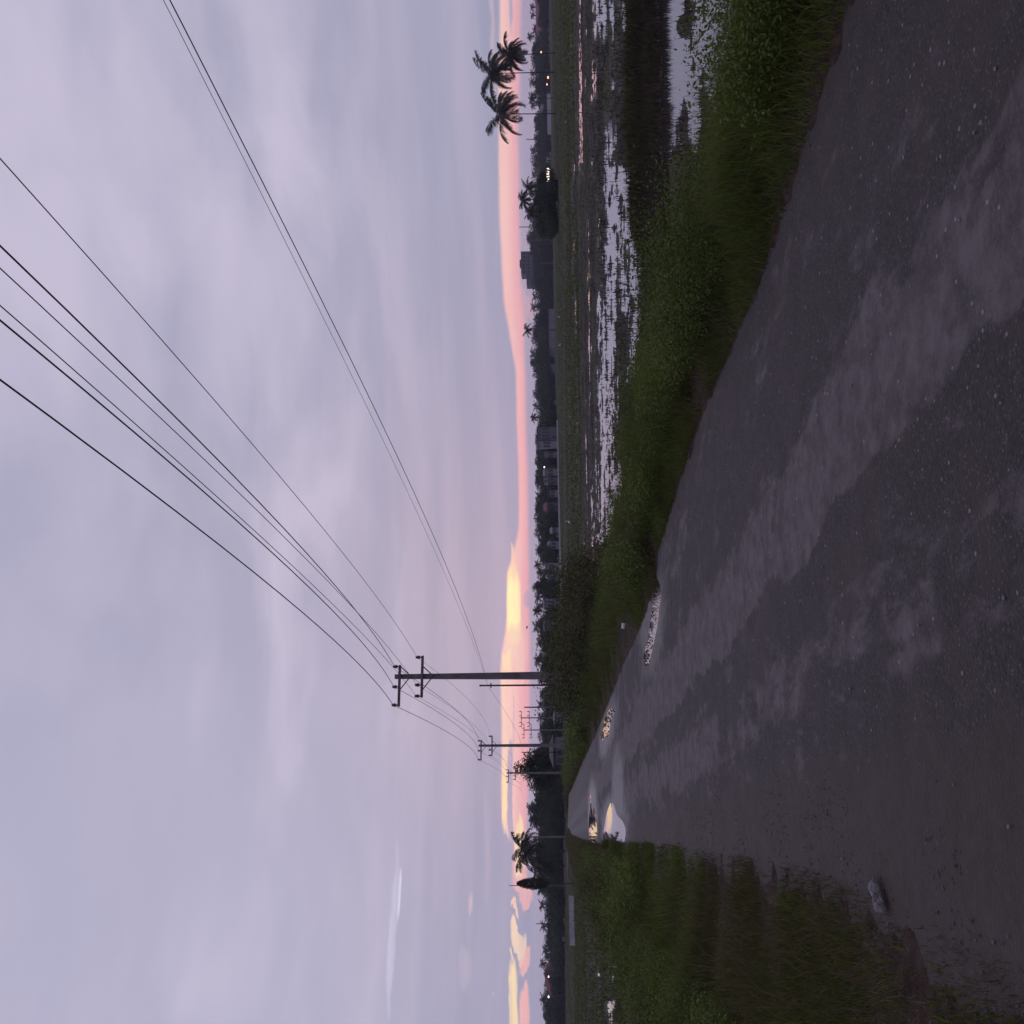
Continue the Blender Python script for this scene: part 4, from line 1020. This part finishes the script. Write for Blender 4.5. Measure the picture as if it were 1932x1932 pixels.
wall(583, 673, 455, 450, 2.5, M_sheet, 'long grey compound wall below the far wood', posts=10)
wall(687, 709, 445, 445, 2.1, M_sheet, 'short grey wall left of the long compound wall', posts=3)
wall(793, 930, 300, 285, .35, M_palec, 'right part of the low pale canal wall along the far field edge')
wall(932, 1128, 283, 250, .38, M_palec, 'left part of the low pale canal wall along the far field edge')
wall(1691, 1783, 128, 124, .62, M_palec, 'low pale concrete wall in the left field', th=.4, name='concrete_wall')
# apartment block
yc = 504; Y = 600; b = base_at(yc, Y); w = 62 / F * Y; hb = height_for(983, 490, Y, b)
root = empty('apartment_block', b, 0, 'grey multi storey apartment block rising above the far wood', 'apartment block')
MB().box(-w * .18, w / 2, 0, 14, -1, hb).build('main_block', M_wallg, root)
MB().box(-w / 2, -w * .18 - .003, .3, 13, -1, hb - 3.2).build('lower_wing', M_wallg, root)
for k_ in range(6):
    z_ = hb - 3.0 * k_ - .12
    MB().box(-w * .18 - .1, w / 2 + .1, -.14, -.003, z_ - .15, z_ + .15).build('floor_band', M_walld, root)
    if k_ > 0: MB().box(-w / 2 - .1, -w * .18 - .15, .16, .297, z_ - .35, z_ - .05).build('floor_band', M_walld, root)
    for c_ in range(6):
        x_ = -w * .18 + (w * .68) * (c_ + .5) / 6
        f_ = MB().box(x_ - .75, x_ + .75, -.05, -.003, z_ - 2.2, z_ - .8).build('window', M_sheet, root); MB().box(x_ - .62, x_ + .62, -.07, -.053, z_ - 2.08, z_ - .92).build('pane', M_glass, f_)
MB().box(w * .12, w * .15, -.3, -.145, -1, hb).build('drain_stack', M_walld, root)
MB().box(w * .1, w * .3, 4, 9, hb + .003, hb + 1.0).build('parapet', M_wallg, root)
house(832, 845, 345, 1018, 1012, M_wallw, M_roofg, 'tall narrow white building standing in the far wood', depth=6, flat=True, nwin=2, name='tower_block', cat='building')
house(806, 831, 347, 1015, 1013, M_wallg, M_roofd, 'wide grey building joined to the narrow white one', depth=8, flat=True, nwin=4, name='grey_building', cat='building')
vill = [(852, 863, 1031, 1027, M_wallw, M_roofd, 'tiny white house just left of the narrow white building'), (884, 898, 1028, 1024, M_wallw, M_roofg, 'pale house with a bright lamp among the village trees'), (900, 915, 1034, 1026, M_wallg, M_roofg, 'grey house left of the lamp house'), (925, 938, 1036, 1030, M_wallw, M_roofd, 'white house among the village trees above the wall joint'), (948, 966, 1032, 1025, M_wallg, M_roofr, 'dull red roofed house in the village trees'), (996, 1006, 1042, 1037, M_wallw, M_roofg, 'small white hut just above the canal wall'), (1022, 1036, 1038, 1032, M_wallw, M_roofg, 'pale blue house over the left part of the canal wall'), (1064, 1074, 1031, 1028, M_wallw, M_roofd, 'tiny white house right of the pointed tree'), (1086, 1096, 1034, 1029, M_wallb, M_roofg, 'bluish house below the pointed tree'), (1132, 1146, 1027, 1024, M_wallw, M_roofg, 'pale roofed house left of the pointed tree'), (1176, 1190, 1028, 1024, M_wallg, M_roofg, 'grey roofed house behind the thicket of shrubs')]
for y0, y1, wp, rp, mw, mr, lb in vill:
    Y = itp(D_tab, (y0 + y1) / 2) * .975; house(y0, y1, Y, wp, rp, mw, mr, lb, nwin=2, depth=5)
house(1412, 1443, 118, 1044, 1036, M_wallg, M_roofd, 'grey house with a dark roof between second and third pole', nwin=2, depth=6)
house(1352, 1362, 150, 1047, 1044, M_wallw, M_roofg, 'small white hut behind the far crossarm poles', nwin=1, depth=3)
house(1776, 1790, 335, 1045, 1041, M_wallw, M_roofg, 'small pale house in the left far wood', nwin=1, depth=4)
house(1828, 1880, 345, 1039, 1028, M_wallw, M_roofr, 'red roofed house with two lit lamps in the left far wood', nwin=4, depth=7)
house(1842, 1866, 338, 1045, 1040, M_wallb, M_roofg, 'teal low shed in front of the red roofed house', 'shed', nwin=2, depth=3)
def lamp(px, py, Y, m, lab, r_=.35):
    p = at(px, py, Y); b = base_at(py, Y)
    root = empty('street_lamp', b, 0, lab, 'lamp'); h = p.z - b.z
    MB().tube([(0, 0, -.2), (0, 0, h + .2), (0, -.5, h + .35)], .05, 5).build('pole', M_steel, root)
    s = bmesh.new(); bmesh.ops.create_icosphere(s, subdivisions=2, radius=r_); me = bpy.data.meshes.new('lamp_head'); s.to_mesh(me); s.free(); me.materials.append(m)
    o = bpy.data.objects.new('lamp_head', me); COL.objects.link(o); o.parent = root; o.location = (0, -.6, h); o.scale = (1.2, 1, .7)
lamp(1021, 99, 535, M_lito, 'orange street lamp above the sheds by the smallest coconut palm', .55)
lamp(1034, 147, 500, M_lito, 'reddish lamp low in front of the sheds', .6)
lamp(1032, 160, 500, M_lito, 'small orange lamp beside the reddish one', .45)
lamp(1029, 341 - 3, 455, M_litl, 'white lamp above the lit shed', .4)
lamp(1027, 881, 315, M_litl, 'bright white lamp among the village houses', .24)
lamp(1035, 1841, 280, M_litl, 'right lamp before the red roofed house', .2)
lamp(1035, 1879, 280, M_litl, 'left and brighter lamp before the red roofed house', .25)

# ------------------------------------------------------------------ small things on the ground
def crumple(name, loc, dims, m, lab, cat, seed, rz=0, sub=4, amp=.35):
    s = bmesh.new(); bmesh.ops.create_icosphere(s, subdivisions=sub, radius=1); r = random.Random(seed)
    ax = [Vector([r.gauss(0, 1) for _ in range(3)]).normalized() for _ in range(16)]
    for v in s.verts:
        d = v.co.normalized(); k_ = 1 + amp * sum(abs(d.dot(a)) ** 3 * (.5 if i_ % 2 else -.45) for i_, a in enumerate(ax)) * .8 + r.uniform(-.10, .10) * amp + .30 * amp * math.sin(9 * d.x + 5 * math.sin(7 * d.y + seed)) * math.cos(8 * d.y + 3 * d.z)
        v.co = Vector((d.x * dims[0] * k_, d.y * dims[1] * k_, max(-.1, d.z) * dims[2] * k_))
    me = bpy.data.meshes.new(name); s.to_mesh(me); s.free(); me.materials.append(m)
    o = bpy.data.objects.new(name, me); COL.objects.link(o); o.location = loc; o.rotation_euler = (0, 0, rz); return tag(o, lab, cat)
g0 = ground(1664, 1692)
o = crumple('plastic_bag', (g0.x, g0.y, .02), (.040, .055, .030), M_plastic, 'crumpled pale plastic bag lying on the left edge of the road', 'plastic bag', 4, .15, 5, .55)
g2 = ground(1652, 1652); MB().tube([(g0.x + .04, g0.y, .02), ((g0.x + g2.x) / 2 + .02, (g0.y + g2.y) / 2, .022), (g2.x, g2.y, .012)], [.012, .007, .003], 6).build('twisted_end', M_plastic, o).matrix_parent_inverse = o.matrix_basis.inverted()
g0 = ground(1203, 1180); root = empty('plastic_cup', (g0.x, g0.y, .22), 0, 'white plastic cup lying in the grass by the thin puddle', 'cup'); MB().tube([(-.055, 0, .05), (.035, 0, .03)], [.032, .044], 12).build('cup_body', M_whitepl, root, smooth=True); MB().tube([(.035, 0, .03), (.041, 0, .029)], [.048, .048], 12).build('cup_rim', M_whitepl, root)
# loose stones
def stone_mesh(seed):
    s = bmesh.new(); bmesh.ops.create_icosphere(s, subdivisions=2, radius=1); r = random.Random(seed)
    for v in s.verts: v.co *= 1 + r.uniform(-.18, .18)
    for v in s.verts: v.co.z *= .6
    me = bpy.data.meshes.new('stone'); s.to_mesh(me); s.free(); me.materials.append(M_stone); return me
sm = [stone_mesh(k_) for k_ in range(4)]
k_ = 0
for (px, py, r_) in [(1608, 728, .012), (1812, 415, .012), (1700, 1205, .010), (1780, 905, .011), (1896, 1128, .012), (1890, 760, .010), (1553, 1070, .010), (1610, 945, .009), (1720, 540, .010), (1500, 690, .011), (1850, 640, .010), (1605, 1300, .012), (1500, 1790, .02), (1520, 1720, .012), (1735, 1180, .012), (1365, 1250, .014), (1905, 1560, .012), (1800, 1480, .010), (1590, 1620, .014), (1770, 300, .010), (1660, 420, .009), (1740, 380, .010), (1840, 250, .011), (1880, 130, .012)]:
    g0 = ground(px, py); o = bpy.data.objects.new('pebble', sm[k_ % 4]); COL.objects.link(o); o.location = (g0.x, g0.y, max(0.0, float(tz(g0.x, g0.y)[0])) + r_ * .35); r_ *= .75; o.scale = (r_, r_ * .8, r_); o.rotation_euler = (0, 0, k_)
    tag(o, 'small pale pebble lying loose on the asphalt', 'pebble', 'loose pebbles on the road'); k_ += 1
gv = Acc()
def gravel(N, s0, s1, n0, n1, size):
    s_ = rng.uniform(s0, s1, N); o_ = rng.uniform(n0, n1, N); n_ = nL(s_) + o_; x, y = xy(s_, n_); k = (vis(x, y)) & (fbm(x * 2, y * 2, 97, 3) > .45); x, y = x[k], y[k]; n = len(x)
    z = np.maximum(tz(x, y), -.004); sz = size * rng.uniform(.4, 1.3, n); a = rng.uniform(0, 6.28, n)
    d = np.stack([np.cos(a), np.sin(a), 0 * a], -1); e = np.stack([-np.sin(a), np.cos(a), 0 * a], -1); P_ = np.stack([x, y, z], -1); S = sz[:, None]
    V = np.stack([P_ + d * S, P_ + e * S * .8, P_ - d * S * .9, P_ - e * S * .7, P_ + np.array([0, 0, .75]) * S + d * S * .2], 1).reshape(-1, 3)
    gv.add(V, None, ((np.arange(n) * 5)[:, None, None] + np.array([[0, 1, 4], [1, 2, 4], [2, 3, 4], [3, 0, 4]])[None]).reshape(-1, 3))
gravel(5000, 2.2, 12, -2.2, .5, .0075); gravel(2500, 2.2, 16, -.6, 1.0, .010)
gravel(1500, 2.2, 20, 3.9, 4.5, .010)
M_grav = simple('gravel_stone', (.040, .033, .034), (.13, .115, .118), 9, .85)
tag(gv.build('gravel', M_grav), 'small grey gravel scattered along the crumbling road edges', 'gravel', kind='stuff')
# egrets
def egret(px, py, Y, lab, rz):
    b = base_at(py, Y); b.z = max(b.z, WL)
    root = empty('egret', b, rz, lab, 'bird', 'egrets in the far paddies')
    MB().tube([(-.26, 0, .33), (-.14, 0, .37), (.02, 0, .42), (.14, 0, .46), (.19, 0, .56), (.15, 0, .66), (.19, 0, .74), (.24, 0, .77), (.29, 0, .765)], [.01, .05, .085, .06, .03, .022, .024, .032, .012], 8).build('body', M_feather, root, smooth=True)
    MB().tube([(.28, 0, .765), (.38, 0, .75)], [.01, .003], 5).build('beak', M_stone, root)
    for s_ in (-.03, .03): MB().tube([(0, s_, .36), (.02, s_, .18), (0, s_, 0)], .008, 4).build('leg', M_black, root)
egret(1056, 598, 175, 'white egret standing in the far field below the grey compound wall', .5)
egret(1058, 650, 168, 'second white egret in the far field, nearer the short wall', 2.5)
egret(1085, 985, 100, 'white egret in the paddy below the canal wall', 1.0)
